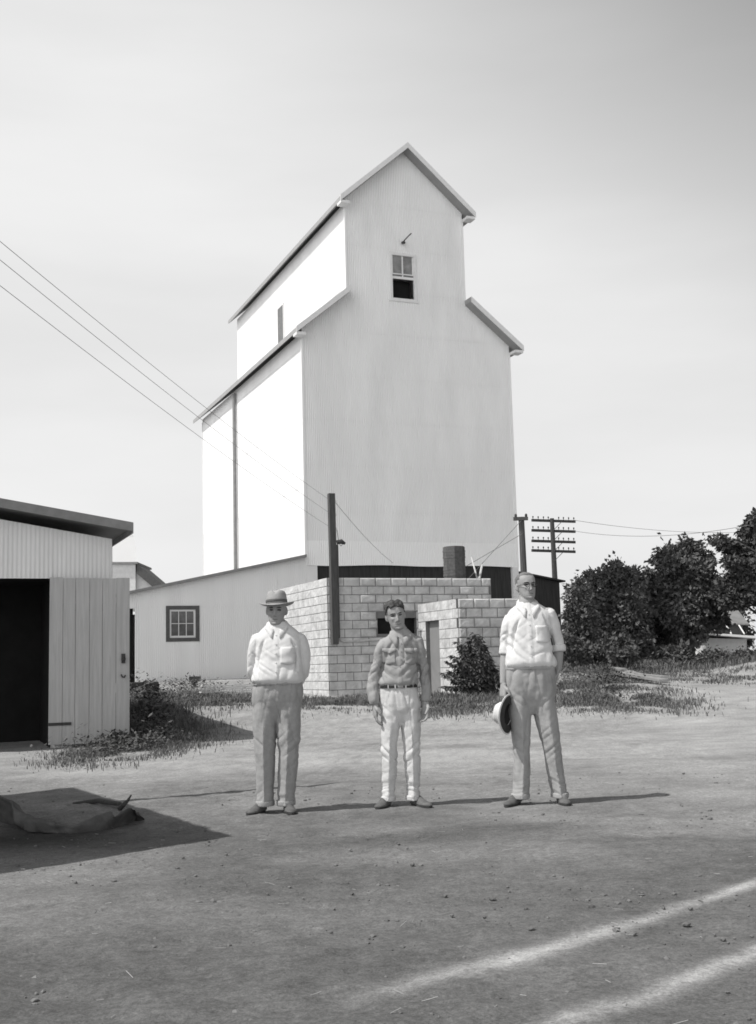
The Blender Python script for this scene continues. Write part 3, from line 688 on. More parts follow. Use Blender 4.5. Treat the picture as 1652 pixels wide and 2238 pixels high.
tree('tree', 1428, 1246, 120, 48, 'mid-height tree between the round tree and the tall spreading tree', 'tree', M_LEAF, 13, 4200, .24, TG, lowfrac=0, lobes=8)
tree('tree', 1499, 1180, 155, 46, 'tall tree with ragged spreading top in the middle of the tree row', 'tree', M_LEAF, 14, 5500, .25, TG, lobes=11, shape=.5)
tree('tree', 1572, 1262, 130, 64, 'dark low tree filling the gap behind the little hut', 'tree', M_CONIFER, 15, 3600, .3, TG, lowfrac=0)
tree('tree', 1452, 1300, 170, 54, 'dense dark tree low behind the tall ragged tree', 'tree', M_CONIFER, 16, 4200, .28, TG, lowfrac=0, lobes=9)
tree('tree', 1300, 1300, 120, 52, 'dark tree half hidden behind the round-topped tree', 'tree', M_CONIFER, 17, 3000, .28, TG, lowfrac=0, lobes=9)
# right-edge tree with long irregular boughs
def bough_tree():
    Y = 43; b = at(1668, 1440, Y); gz_ = float(ground_z(b[0], Y)); h = at(1660, 1118, Y)[2]-gz_
    root = empty('tree', (b[0], Y, gz_), 'tall dark tree with long boughs reaching in from the right edge', 'tree', TG)
    tk = MB(); tk.tube([(b[0], Y, gz_-.2), (b[0]+.1, Y, gz_+h*.5), (b[0], Y, gz_+h*.98)], [.2, .14, .03], 8); blobs = []
    r = random.Random(5)
    for (px, py, rx, rz) in ((1572, 1180, 18, 10), (1590, 1192, 20, 14), (1612, 1205, 26, 22), (1640, 1160, 24, 20), (1655, 1135, 22, 16), (1665, 1200, 40, 34), (1600, 1228, 20, 12), (1630, 1250, 34, 22), (1590, 1275, 24, 14), (1610, 1300, 36, 24), (1575, 1298, 20, 14), (1668, 1290, 40, 32), (1600, 1318, 24, 9), (1668, 1260, 40, 34), (1690, 1202, 40, 34), (1700, 1280, 50, 50), (1652, 1130, 10, 12)):
        p = at(px, py, Y+r.uniform(-.8, .8)); s = Y/F_PX; blobs.append((p[0], p[1], p[2], rx*s, rx*s*1.2, rz*s))
        tk.tube([(b[0], Y, p[2]-.5), ((b[0]+p[0])/2, (Y+p[1])/2, p[2]-.1), p], [.05, .04, .012], 5)
    tk.build('trunk', M_BARK, root); cr = MB(); leaf_cloud(cr, blobs, 17000, .16, 55); cr.build('crown', M_CONIFER, root)
bough_tree()
def shrub(px, py, wpx, Y, label, seed, n=900, size=.14, M=M_WEED, group='low bushes at the foot of the trees'):
    r = random.Random(seed); top = at(px, py, Y); s = Y/F_PX; w = wpx*s; gx = top[0]; gz_ = float(ground_z(gx, Y)); h = max(.35, top[2]-gz_)
    root = empty('bush', (gx, Y, gz_), label, 'bush', group)
    st = MB(); blobs = []
    for i in range(6):
        bx, by, bz = gx+r.uniform(-.42, .42)*w, Y+r.uniform(-.3, .3)*w, gz_+h*r.uniform(.25, .8)
        blobs.append((bx, by, bz, w*.2, w*.2, h*.25)); st.tube([(gx+r.uniform(-.1, .1), Y, gz_-.05), (bx, by, bz)], [.02, .008], 5)
    st.build('stem', M_BARK, root); cr = MB(); leaf_cloud(cr, blobs, n, size, seed); cr.build('foliage', M, root)
shrub(1250, 1385, 70, 39, 'low bush just right of the tallest man, before the trees', 21)
shrub(1302, 1402, 80, 40, 'low weedy bush below the broad round-topped tree', 22)
shrub(1362, 1412, 60, 38, 'low bush behind the stacked lumber', 23)
shrub(1500, 1408, 44, 41, 'small arching bush left of the white hut', 24)
shrub(1560, 1437, 60, 42, 'weedy bush in front of the white hut wall', 25)
shrub(1640, 1434, 50, 41, 'weedy bush at the right edge below the long boughs', 26)
shrub(1440, 1415, 90, 44, 'wide dark bush below the tall ragged tree', 27, 1400)

# tall weed clump against the vestibule
def weed_bush():
    Y0 = VO+u*.45-v*.75; gz_ = float(ground_z(Y0[0], Y0[1])); root = empty('weed_bush', (Y0[0], Y0[1], gz_), 'tall leafy weed clump against the block vestibule between two men', 'plant')
    st = MB(); cr = MB(); r = random.Random(3); YY = Y0[1]
    def leafy(p0, p1, n, L):
        p0 = np.array(p0); p1 = np.array(p1); mid = (p0+p1)/2+np.array([r.uniform(-.1, .1), r.uniform(-.1, .1), .1])
        st.tube([p0, mid, p1], [.014, .011, .005], 5)
        for i in range(n):
            t = .42+.58*(i+r.random())/n; p = p0*(1-t)**2+mid*2*t*(1-t)+p1*t*t
            for sg in range(6):
                an = r.uniform(0, 6.28); a_ = np.array([math.cos(an), math.sin(an), r.uniform(-.7, .35)]); a_ = a_/np.linalg.norm(a_)*L*r.uniform(.6, 1.25)
                b_ = np.cross(a_, [0, 0, 1.]); b_ = b_/np.linalg.norm(b_)*L*.24; dz = np.array([0, 0, -.16*L])
                q0 = p; q1 = p+a_*.5; q2 = p+a_+dz*1.6
                cr.quad(q0, q1+b_, q2, q1-b_+Z*.0)
    for (px, py, k) in ((1035, 1384, 22), (1022, 1392, 18), (1048, 1388, 18), (1000, 1402, 16), (1012, 1408, 16), (1055, 1410, 16), (1028, 1420, 16), (988, 1432, 16), (975, 1445, 16), (1000, 1440, 16), (1040, 1440, 16), (1070, 1445, 16), (1082, 1462, 14), (968, 1470, 14), (985, 1480, 16), (1010, 1470, 16), (1050, 1475, 16), (1078, 1482, 14), (965, 1500, 12), (980, 1506, 12), (1030, 1490, 14), (1092, 1470, 10)):
        tip = at(px, py, YY+r.uniform(-.35, .35)); leafy((Y0[0]+r.uniform(-.25, .3), YY+r.uniform(-.2, .2), gz_), tip, int(k*1.3), .135)
    for (px, py) in ((1015, 1450), (1045, 1460), (990, 1465), (1020, 1480), (1065, 1475), (1000, 1490)):
        for _ in range(6):
            c = at(px+r.uniform(-14, 14), py+r.uniform(-12, 12), YY+.15); leafy((Y0[0]+r.uniform(-.3, .3), YY+.15, gz_), c, 10, .13)
    st.build('stem', M_BARK, root); cr.build('foliage', M_LEAF2, root)
weed_bush()

# grass and weeds: one object, nobody could count it
def blades(mb, poly_px, n, h, w, seed, clump=.5):
    r = random.Random(seed); W_ = np.array(poly_px)
    x0, x1, y0, y1 = W_[:, 0].min(), W_[:, 0].max(), W_[:, 1].min(), W_[:, 1].max()
    def inside(x, y):
        c = False
        for i in range(len(W_)):
            a, b = W_[i], W_[i-1]
            if (a[1] > y) != (b[1] > y) and x < (b[0]-a[0])*(y-a[1])/(b[1]-a[1])+a[0]: c = not c
        return c
    k = 0; tries = 0
    while k < n and tries < n*40:
        tries += 1; x, y = r.uniform(x0, x1), r.uniform(y0, y1)
        if not inside(x, y): continue
        jt = .013*y; x += r.gauss(0, jt*1.5); y += r.gauss(0, jt*2.2)
        dn = noise.noise(Vector((x*1.3, y*1.3, seed)))
        if dn < -.25+clump*r.uniform(-.3, .5): continue
        hh = h*.75*r.uniform(.3, 1.25)*(1+1.1*dn); an = r.uniform(0, 6.28); ln = r.uniform(.15, .9)*hh
        z = float(ground_z(x, y))-.01; d_ = np.array([math.cos(an), math.sin(an), 0]); sd_ = np.array([-d_[1], d_[0], 0])*w*r.uniform(.6, 1.4)
        p = np.array([x, y, z]); q1 = p+d_*ln*.35+Z*hh*.65; q2 = p+d_*ln+Z*hh
        mb.quad(p-sd_*.5, p+sd_*.5, q1+sd_*.5, q1-sd_*.5); mb.tri(q1-sd_*.5, q1+sd_*.5, q2); k += 1
g = MB()
WPX = lambda L: [gnd(*q)[:2] for q in L]
blades(g, WPX([(150, 1658), (190, 1640), (300, 1590), (380, 1590), (430, 1603), (440, 1618), (330, 1650), (240, 1672), (170, 1676)]), 9000, .085, .009, 1, .5)
blades(g, WPX([(275, 1540), (290, 1620), (330, 1625), (400, 1600), (350, 1555)]), 5000, .24, .014, 2, .4)
blades(g, WPX([(290, 1519), (440, 1520), (560, 1524), (560, 1538), (420, 1548), (300, 1540)]), 13000, .12, .016, 4, .3)
blades(g, WPX([(660, 1530), (720, 1527), (830, 1525), (1000, 1535), (1090, 1530), (1100, 1552), (950, 1562), (820, 1542), (670, 1548)]), 13000, .10, .012, 5, .3)
blades(g, WPX([(940, 1520), (1100, 1510), (1110, 1552), (930, 1558)]), 5000, .13, .014, 6, .3)
blades(g, WPX([(1225, 1490), (1320, 1495), (1400, 1522), (1500, 1547), (1400, 1555), (1230, 1552)]), 15000, .115, .014, 7, .3)
blades(g, [(5.5, 33), (9, 30), (13, 30.5), (14, 33), (12, 38), (8, 41), (6, 40)], 9000, .09, .02, 8, 1.2)
blades(g, [(8.5, 40), (9.5, 37.5), (14.5, 36.5), (17, 42), (10, 45)], 12000, .24, .025, 9, .5)
blades(g, [(5.8, 37), (9, 38), (10, 42), (6, 43)], 8000, .22, .025, 10, .5)
o = g.build('grass', M_GRASS, None, kind='stuff'); tag(o, 'short weedy grass along the walls, the yard edges and the right bank', 'grass')
wd_ = MB()
for (poly, n, s_, sd_) in (([(130, 1660), (190, 1620), (290, 1570), (400, 1585), (450, 1610), (300, 1650), (200, 1680)], 8000, .075, 31), ([(278, 1510), (282, 1600), (350, 1600), (390, 1570), (330, 1530)], 2600, .12, 32),
                           ([(1230, 1480), (1310, 1490), (1400, 1520), (1420, 1535), (1235, 1535)], 3600, .10, 33), ([(9.2, 38.5), (10, 37), (15, 37), (16, 41), (10, 43)], 3600, .15, 34), ([(300, 1505), (430, 1500), (540, 1515), (400, 1530)], 1500, .1, 35)):
    r = random.Random(sd_); W_ = np.array([gnd(*p)[:2] if p[0] > 50 else p for p in poly]); c0 = W_.mean(0); k = 0
    for i in range(n):
        w_ = np.array([r.random()**1.6 for _ in poly]); w_ /= w_.sum(); q = (w_[:, None]*W_).sum(0); q = c0+(q-c0)*r.uniform(.6, 2.0)
        dn = noise.noise(Vector((q[0]*1.7, q[1]*1.7, sd_)))
        if dn < -.12: continue
        z = float(ground_z(*q))+r.random()**.8*s_*(2.2+5*max(0, dn)); an = r.uniform(0, 6.28)
        a_ = np.array([math.cos(an), math.sin(an), r.uniform(-.3, .8)])*s_*r.uniform(.5, 1.1); b_ = np.cross(a_, Z); b_ = b_/np.linalg.norm(b_)*s_*.26; p = np.array([q[0], q[1], z])
        wd_.quad(p, p+a_*.5+b_, p+a_, p+a_*.5-b_)
o = wd_.build('weeds', M_WEED, None, kind='stuff'); tag(o, 'dark broad-leaved weeds around the shed door and on the right bank', 'weeds')

# pebbles, clods and straw on the dirt
peb = MB(); r = random.Random(9)
ico = [(0, 0, 1), (.89, 0, .45), (.28, .85, .45), (-.72, .53, .45), (-.72, -.53, .45), (.28, -.85, .45), (.72, .53, -.45), (-.28, .85, -.45), (-.89, 0, -.45), (-.28, -.85, -.45), (.72, -.53, -.45), (0, 0, -1)]
icf = [(0, 1, 2), (0, 2, 3), (0, 3, 4), (0, 4, 5), (0, 5, 1), (1, 6, 2), (2, 7, 3), (3, 8, 4), (4, 9, 5), (5, 10, 1), (6, 7, 2), (7, 8, 3), (8, 9, 4), (9, 10, 5), (10, 6, 1), (11, 7, 6), (11, 8, 7), (11, 9, 8), (11, 10, 9), (11, 6, 10)]
def pebble(x, y, s):
    i = len(peb.v); z = float(ground_z(x, y)); sx, sy, sz = s*r.uniform(.7, 1.4), s*r.uniform(.7, 1.4), s*r.uniform(.4, .8)
    for (a, b, c) in ico:
        k = r.uniform(.75, 1.2); peb.v.append((x+a*sx*k, y+b*sy*k, z+c*sz*k+.15*s))
    for f in icf: peb.f.append((i+f[0], i+f[1], i+f[2])); peb.mi.append(0)
for i in range(6000):
    y = 3.2+r.random()**1.7*9; x = r.uniform(-.40, .40)*y
    if noise.noise(Vector((x*.8, y*.8, 3))) < r.uniform(-.5, .35): continue
    pebble(x, y, .0035+.014*r.random()**6)
for (px, py, k, sz) in ((400, 1975, 14, .018), (230, 2062, 5, .02), (940, 2120, 60, .008), (820, 2110, 60, .008), (1410, 1955, 8, .014), (1250, 1800, 20, .009), (1340, 1850, 40, .009), (960, 2215, 12, .012), (1030, 2185, 14, .012)):
    p = gnd(px, py)
    for i in range(k): pebble(p[0]+r.gauss(0, .07+.01*k*.3), p[1]+r.gauss(0, .05+.006*k*.3), sz*r.uniform(.5, 1.2))
o = peb.build('gravel', M_STONE, None, kind='stuff'); tag(o, 'small stones and clods strewn over the dirt yard', 'gravel')
stw = MB()
for i in range(170):
    y = 3.3+r.random()**1.3*7; x = r.uniform(-.38, .38)*y; an = r.uniform(0, 6.28); L = r.uniform(.02, .07); z = float(ground_z(x, y))+.008
    d_ = np.array([math.cos(an), math.sin(an), r.uniform(-.1, .25)]); stw.tube([np.array([x, y, z]), np.array([x, y, z])+d_*L], .0012, 4)
o = stw.build('straw', M_STRAW, None, kind='stuff'); tag(o, 'loose pale straw bits on the dirt in front of the men', 'straw')

# ------------------------------------------------------------------ small things by the annex
def gat(px, py): return gnd(px, py)
p = at(426, 1490, 34.); p[2] = ground_z(p[0], p[1])
mbx = empty('post_box', p, 'small dark box on a short post before the lean-to wall', 'box')
c = at(426, 1484, p[1]); x = MB(); x.tube([(c[0], p[1], p[2]-.1), (c[0], p[1], c[2]-.08)], .05, 6); x.build('post', M_DARKWOOD, mbx)
x = MB(); x.box((c[0], p[1], c[2]), (.30, .24, .15)); x.build('box', M_IRON, mbx)
c = at(314, 1500, 31.); x = MB(); Rr = []
gz_ = float(ground_z(c[0], 31.))
for k, (dy, rr) in enumerate(((-.40, .14), (-.38, .17), (.38, .17), (.40, .14))): Rr.append([np.array([c[0]-.1, 31., gz_+.16])+u*dy*1.2+v*rr*math.cos(t*math.pi/8)+Z*rr*math.sin(t*math.pi/8) for t in range(16)])
x.rings(Rr); o = x.build('oil_drum', M_BLACK, None, origin=(c[0], 31., gz_), smooth=False); tag(o, 'black drum lying on its side in the weeds behind the shed door', 'drum')
st_o = at(500, 1503, 30.)
gz_ = float(ground_z(st_o[0], st_o[1])); sl = empty('lumber_stack', (st_o[0], st_o[1], gz_), 'stack of pale long boards lying in the grass before the lean-to', 'lumber')
for i in range(5):
    x = MB(); o_ = st_o*np.array([1, 1, 0]); x.fbox(o_, u, v, -.75+random.uniform(-.05, .05), .85+random.uniform(-.1, .1), -.2+.02*i, .1, gz_+.02+.050*i, gz_+.045+.050*i); x.build('board', M_PLANK, sl)
x = MB(); a, b = at(380, 1488, 38.8), at(420, 1485, 38.8); x.hexa([a-Z*.06, b-Z*.06, b-Z*.06+v*.3, a-Z*.06+v*.3, a, b, b+v*.3, a+v*.3]); o = x.build('loose_board', M_PLANK, None, origin=a-Z*.06); tag(o, 'single loose board lying left of the small post box', 'board')
# lumber on the right slope
lp = empty('board_pile', gnd(1360, 1458), 'scattered weathered boards lying flat on the slope before the trees', 'lumber'); r = random.Random(4)
for (ax, ay, bx, by) in ((1275, 1452, 1330, 1449), (1300, 1450, 1400, 1456), (1350, 1454, 1450, 1460), (1278, 1457, 1360, 1459), (1390, 1460, 1452, 1456)):
    a, b = gnd(ax, ay), gnd(bx, by); a[2] = ground_z(a[0], a[1])+.1; b[2] = ground_z(b[0], b[1])+.12
    dd_ = (b-a); w_ = np.cross(dd_/np.linalg.norm(dd_), Z)*.12; x = MB(); x.hexa([a-w_, b-w_, b+w_, a+w_, a-w_+Z*.06, b-w_+Z*.06, b+w_+Z*.06, a+w_+Z*.06]); x.build('board', M_OLDBOARD, lp)
# white hut
hy = 55.; h0 = at(1540, 1435, hy); hut = empty('white_hut', (at(1582, 1435, hy)[0], hy, float(ground_z(h0[0], hy))), 'small white hut with flat porch roof half hidden under the trees', 'hut')
H = lambda px, py, d=0.: at(px, py, hy)+np.array([0, d, 0])
x = MB(); x.hexa([H(1547, 1446), H(1632, 1446), H(1632, 1446, 2.4), H(1547, 1446, 2.4), H(1541, 1394), H(1632, 1397), H(1632, 1397, 2.4), H(1541, 1394, 2.4)]); x.build('porch_wall', M_HUT, hut)
x = MB(); x.hexa([H(1527, 1387, -.8), H(1642, 1396, -.8), H(1642, 1396, 2.6), H(1527, 1387, 2.6), H(1527, 1383, -.8), H(1642, 1391, -.8), H(1642, 1391, 2.6), H(1527, 1383, 2.6)]); x.build('porch_roof', M_SIDE, hut)
x = MB(); x.hexa([H(1545, 1392, .6), H(1630, 1394, .6), H(1630, 1394, 2.4), H(1545, 1392, 2.4), H(1545, 1360, .6), H(1630, 1362, .6), H(1630, 1362, 2.4), H(1545, 1360, 2.4)]); x.build('upper_wall', M_FRAME, hut)
x = MB(); x.hexa([H(1541, 1364, .2), H(1640, 1366, .2), H(1640, 1334, 1.9), H(1548, 1334, 1.9), H(1541, 1361, .2), H(1640, 1363, .2), H(1640, 1330, 1.9), H(1548, 1330, 1.9)]); x.build('main_roof', M_ROOF, hut)
x = MB(); x.tube([H(1532, 1365, .1), H(1547, 1332, 1.8)], .04, 5); x.build('rake_board', M_TRIM, hut)
for px in (1560, 1590, 1618):
    x = MB(); x.tube([H(px, 1386, -.6), H(px, 1364, .3)], .035, 5); x.build('porch_post', M_SHED, hut)

# heap, canvas and stick in the shadow at left
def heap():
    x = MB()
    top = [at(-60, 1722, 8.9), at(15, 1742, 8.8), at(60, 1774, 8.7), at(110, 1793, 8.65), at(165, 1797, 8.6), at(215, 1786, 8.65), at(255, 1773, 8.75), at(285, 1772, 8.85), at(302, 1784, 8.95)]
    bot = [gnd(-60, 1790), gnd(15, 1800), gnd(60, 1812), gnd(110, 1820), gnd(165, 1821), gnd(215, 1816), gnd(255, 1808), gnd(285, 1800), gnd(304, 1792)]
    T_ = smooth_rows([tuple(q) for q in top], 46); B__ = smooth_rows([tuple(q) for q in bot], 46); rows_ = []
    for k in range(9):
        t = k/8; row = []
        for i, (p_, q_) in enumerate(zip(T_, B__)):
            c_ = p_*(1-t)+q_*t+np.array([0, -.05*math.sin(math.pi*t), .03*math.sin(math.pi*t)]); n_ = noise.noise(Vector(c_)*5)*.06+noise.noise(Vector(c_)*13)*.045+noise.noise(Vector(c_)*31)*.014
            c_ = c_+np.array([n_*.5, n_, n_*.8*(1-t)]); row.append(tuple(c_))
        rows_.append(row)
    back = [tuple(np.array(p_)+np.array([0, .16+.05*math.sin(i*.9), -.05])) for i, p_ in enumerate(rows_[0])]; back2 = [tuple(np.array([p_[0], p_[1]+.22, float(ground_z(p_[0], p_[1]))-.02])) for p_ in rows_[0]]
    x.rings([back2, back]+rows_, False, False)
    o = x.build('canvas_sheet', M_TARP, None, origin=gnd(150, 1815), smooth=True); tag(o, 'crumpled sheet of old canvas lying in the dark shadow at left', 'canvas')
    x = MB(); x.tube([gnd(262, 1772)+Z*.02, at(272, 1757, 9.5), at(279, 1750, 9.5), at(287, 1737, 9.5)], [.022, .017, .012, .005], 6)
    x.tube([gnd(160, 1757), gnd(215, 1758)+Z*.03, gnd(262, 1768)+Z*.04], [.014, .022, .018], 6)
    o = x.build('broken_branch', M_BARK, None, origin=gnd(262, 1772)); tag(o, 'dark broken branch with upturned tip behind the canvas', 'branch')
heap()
#PEOPLE
# ------------------------------------------------------------------ the three men
M_SKIN = mat('sunburnt_skin', .31, .6, .10, 14, bump=.15, bscale=70)
M_SKIN2 = mat('pale_skin', .32, .6, .10, 14, bump=.15, bscale=70)
M_FEAT = mat('eyes_and_brows', .05, .7, .2, 20)
M_LIPS = mat('lips', .17, .6, .1, 20)
M_HAIR_D = mat('dark_brown_hair', .055, .6, .4, 60, stretch=(1, 1, .3), bump=.6, bscale=120)
M_HAIR_G = mat('cropped_greying_hair', .16, .7, .4, 60, bump=.5, bscale=140)
M_SHIRT_W = mat('white_cotton_shirt', .68, .85, .06, 9, bump=.25, bscale=35)
M_SHIRT_G = mat('grey_work_shirt', .32, .85, .08, 9, bump=.3, bscale=35, spots=.1, spot_scale=5)
M_PANTS_D = mat('grey_tweed_trousers', .33, .9, .09, 40, bump=.3, bscale=40)
M_PANTS_W = mat('pale_work_trousers', .58, .85, .07, 7, bump=.3, bscale=30, spots=.08, spot_scale=4)
M_PANTS_M = mat('stained_light_trousers', .34, .85, .14, 9, bump=.3, bscale=30, spots=.14, spot_scale=6)
M_BELT = mat('dark_leather_belt', .03, .5, .3, 20)
M_BUCKLE = mat('belt_buckle', .30, .35, .1, 20)
M_SHOE = mat('dusty_leather_shoes', .12, .8, .35, 18)
M_SOLE = mat('shoe_sole', .05, .9, .2, 10)
M_HAT = mat('felt_hat', .34, .9, .12, 12, bump=.25, bscale=60)
M_BAND = mat('hat_band', .10, .8, .15, 20)
M_STRAWHAT = mat('pale_hat', .66, .8, .08, 14)
M_HATIN = mat('dark_lining_and_brim_shade', .05, .9, .2, 12)
M_SPEC = mat('wire_spectacles', .04, .4, .1, 10)

def remesh(mb, voxel, smooth_it, name):
    me = bpy.data.meshes.new(name+'_raw'); me.from_pydata([tuple(map(float, q)) for q in mb.v], [], mb.f); me.update()
    bm = bmesh.new(); bm.from_mesh(me); bmesh.ops.recalc_face_normals(bm, faces=bm.faces); bm.to_mesh(me); bm.free()
    o = bpy.data.objects.new(name+'_tmp', me); COL.objects.link(o)
    md = o.modifiers.new('r', 'REMESH'); md.mode = 'VOXEL'; md.voxel_size = voxel; md.use_smooth_shade = True
    if smooth_it:
        sm = o.modifiers.new('s', 'SMOOTH'); sm.factor = .5; sm.iterations = smooth_it
    dg = bpy.context.evaluated_depsgraph_get(); dg.update()
    new = bpy.data.meshes.new_from_object(o.evaluated_get(dg)); new.name = name
    bpy.data.objects.remove(o); bpy.data.meshes.remove(me); return new
def put(name, me, M, parent=None, loc=None):
    me.materials.clear()
    for mm in (M if isinstance(M, (list, tuple)) else [M]): me.materials.append(mm)
    me.polygons.foreach_set('use_smooth', [True]*len(me.polygons))
    o = bpy.data.objects.new(name, me); COL.objects.link(o)
    if parent is not None: o.parent = parent
    elif loc is not None: o.location = loc
    return o
def displace(me, fn):
    n = len(me.vertices); co = np.empty(n*3); no = np.empty(n*3); me.vertices.foreach_get('co', co); me.vertices.foreach_get('normal', no)
    co = co.reshape(-1, 3); no = no.reshape(-1, 3); d = fn(co, no); co += no*d[:, None]; me.vertices.foreach_set('co', co.ravel()); me.update()
def lat3(P, sc, seed):
    r = np.random.default_rng(seed); T = r.random((32, 32, 32)); q = P*np.asarray(sc)+seed*3.7; i = np.floor(q).astype(int); f = q-i; f = f*f*(3-2*f)
    o = np.zeros(len(P))
    for dx in (0, 1):
        for dy in (0, 1):
            for dz in (0, 1):
                w_ = (f[:, 0] if dx else 1-f[:, 0])*(f[:, 1] if dy else 1-f[:, 1])*(f[:, 2] if dz else 1-f[:, 2])
                o += w_*T[(i[:, 0]+dx) % 32, (i[:, 1]+dy) % 32, (i[:, 2]+dz) % 32]
    return o-.5
def hring(cx, cy, z, rx, ry, e=2.2, n=28, crease=0.):
    out = []
    for k in range(n):
        t = 2*math.pi*k/n; c, s = math.cos(t), math.sin(t)
        k_ = (abs(c)**e+abs(s)**e)**(-1/e)
        cr_ = 1+crease*math.exp(-((t-1.5*math.pi)/.22)**2)
        out.append((cx+rx*c*k_, cy+ry*s*k_*cr_, z))
    return out
def limb(mb, pts, rads, n=16, m=22, ref=(0, 1, 0)):
    R = [r if hasattr(r, '__len__') else (r, r) for r in rads]
    rows = smooth_rows([tuple(p)+tuple(r) for p, r in zip(pts, R)], m)
    mb.tube([q[:3] for q in rows], [(max(q[3], .003), max(q[4], .003)) for q in rows], n, True, ref)

HEAD_ROWS = [(0.0, .022, -.072, -.025), (.010, .040, -.088, 0.0), (.033, .054, -.091, .03), (.065, .063, -.090, .058), (.100, .069, -.088, .083), (.130, .0735, -.087, .097), (.160, .0755, -.088, .101), (.188, .072, -.078, .094), (.212, .058, -.058, .073), (.228, .034, -.032, .043), (.236, .006, -.002, .012)]
def head_rings(grow=0.0, face=True):
    rows = smooth_rows(HEAD_ROWS, 58); R = []
    for z, rx, yf, yb in rows:
        cy = (yf+yb)/2; ry = (yb-yf)/2; ring = []
        for k in range(88):
            t = 2*math.pi*k/88; c, s = math.cos(t), math.sin(t); e = 2.25; q = (abs(c)**e+abs(s)**e)**(-1/e)
            x = (rx+grow)*c*q; y = cy+(ry+grow)*s*q
            if face and s < 0:
                g = lambda x0, z0, sx, sz: math.exp(-((x-x0)/sx)**2-((z-z0)/sz)**2)
                fw = 0.
                ax = abs(x)
                nz = 0.
                if .066 < z < .135:
                    tt = (z-.066)/.069; prof = .030*math.sin(min(1, (1-tt)*1.0+.0)*math.pi*.5)*min(1, tt/.16)
                    nz = prof*math.exp(-(x/(.0085+.006*(1-tt)))**2)
                fw += nz
                fw += -.017*math.exp(-((ax-.031)/.017)**2-((z-.121)/.011)**2)
                fw += .008*math.exp(-((ax-.030)/.024)**2-((z-.139)/.008)**2)
                fw += .006*math.exp(-((ax-.046)/.020)**2-((z-.098)/.016)**2)
                fw += .006*math.exp(-(x/.024)**2-((z-.0535)/.0045)**2)+.006*math.exp(-(x/.020)**2-((z-.0405)/.005)**2)-.007*math.exp(-(x/.027)**2-((z-.047)/.0025)**2)
                fw += -.004*math.exp(-(x/.03)**2-((z-.028)/.006)**2)+.007*math.exp(-(x/.018)**2-((z-.012)/.012)**2)
                fw += .003*math.exp(-((ax-.018)/.007)**2-((z-.070)/.007)**2)*2
                fw += -.003*math.exp(-((ax-.036)/.008)**2-((z-.066)/.016)**2)
                y -= fw
            ring.append((x, y, z))
        R.append(ring)
    return R
def xf_pts(mb, start, Mx):
    for i in range(start, len(mb.v)):
        p = Mx@Vector(mb.v[i]); mb.v[i] = (p.x, p.y, p.z)
def add_hand(mb, wrist, d, palm_n, thumb_side, curl=.30, size=1.1, spread=.06, fcurl=None):
    d = np.asarray(d, float); d /= np.linalg.norm(d); pn_ = np.asarray(palm_n, float); pn_ -= d*(pn_@d); pn_ /= np.linalg.norm(pn_)
    sd_ = np.cross(d, pn_); sd_ *= (1 if sd_@np.asarray(thumb_side, float) > 0 else -1); w = np.asarray(wrist, float); S = size
    rows = [(0, .027, .020), (.03, .034, .021), (.065, .042, .019), (.092, .041, .015)]
    R = []
    for a, rs, rn in smooth_rows(rows, 9):
        c = w+d*a*S+pn_*.004; R.append([c+sd_*rs*S*math.cos(2*math.pi*k/16)*1.0+pn_*rn*S*math.sin(2*math.pi*k/16) for k in range(16)])
    mb.rings(R)
    for i, (off, L, r0) in enumerate(((.030, .074, .0092), (.011, .084, .0095), (-.010, .078, .0092), (-.029, .061, .0082))):
        p = w+d*.086*S+sd_*off*S; ang = spread*(1.5-i)*.5; dd_ = d*math.cos(ang)+sd_*math.sin(ang); pts = [p-dd_*.015*S, p]; a = 0
        for k, fr_ in enumerate((.45, .32, .23)):
            a += (curl if fcurl is None else fcurl)*(.8, 1.1, .8)[k]*(1+.10*i)
            p = p+(dd_*math.cos(a)+pn_*math.sin(a))*L*fr_*S; pts.append(p)
        mb.tube(pts, [r0*S*1.05, r0*S, r0*S*.98, r0*S*.9, r0*S*.72], 10, True, tuple(sd_)); mb.ellip(pts[-1], (r0*S*.75,)*3, 8, 6)
    p = w+d*.022*S+sd_*.026*S; q = p+(sd_*.62+d*.62+pn_*.35)*.040*S; e = q+(sd_*.18+d*.85+pn_*.5)*.030*S; t = e+(d*.85+pn_*.5-sd_*.05)*.024*S
    mb.tube([p-sd_*.01*S, q, e, t], [.014*S, .0125*S, .0105*S, .008*S], 10, True); mb.ellip(t, (.008*S,)*3, 8, 6)
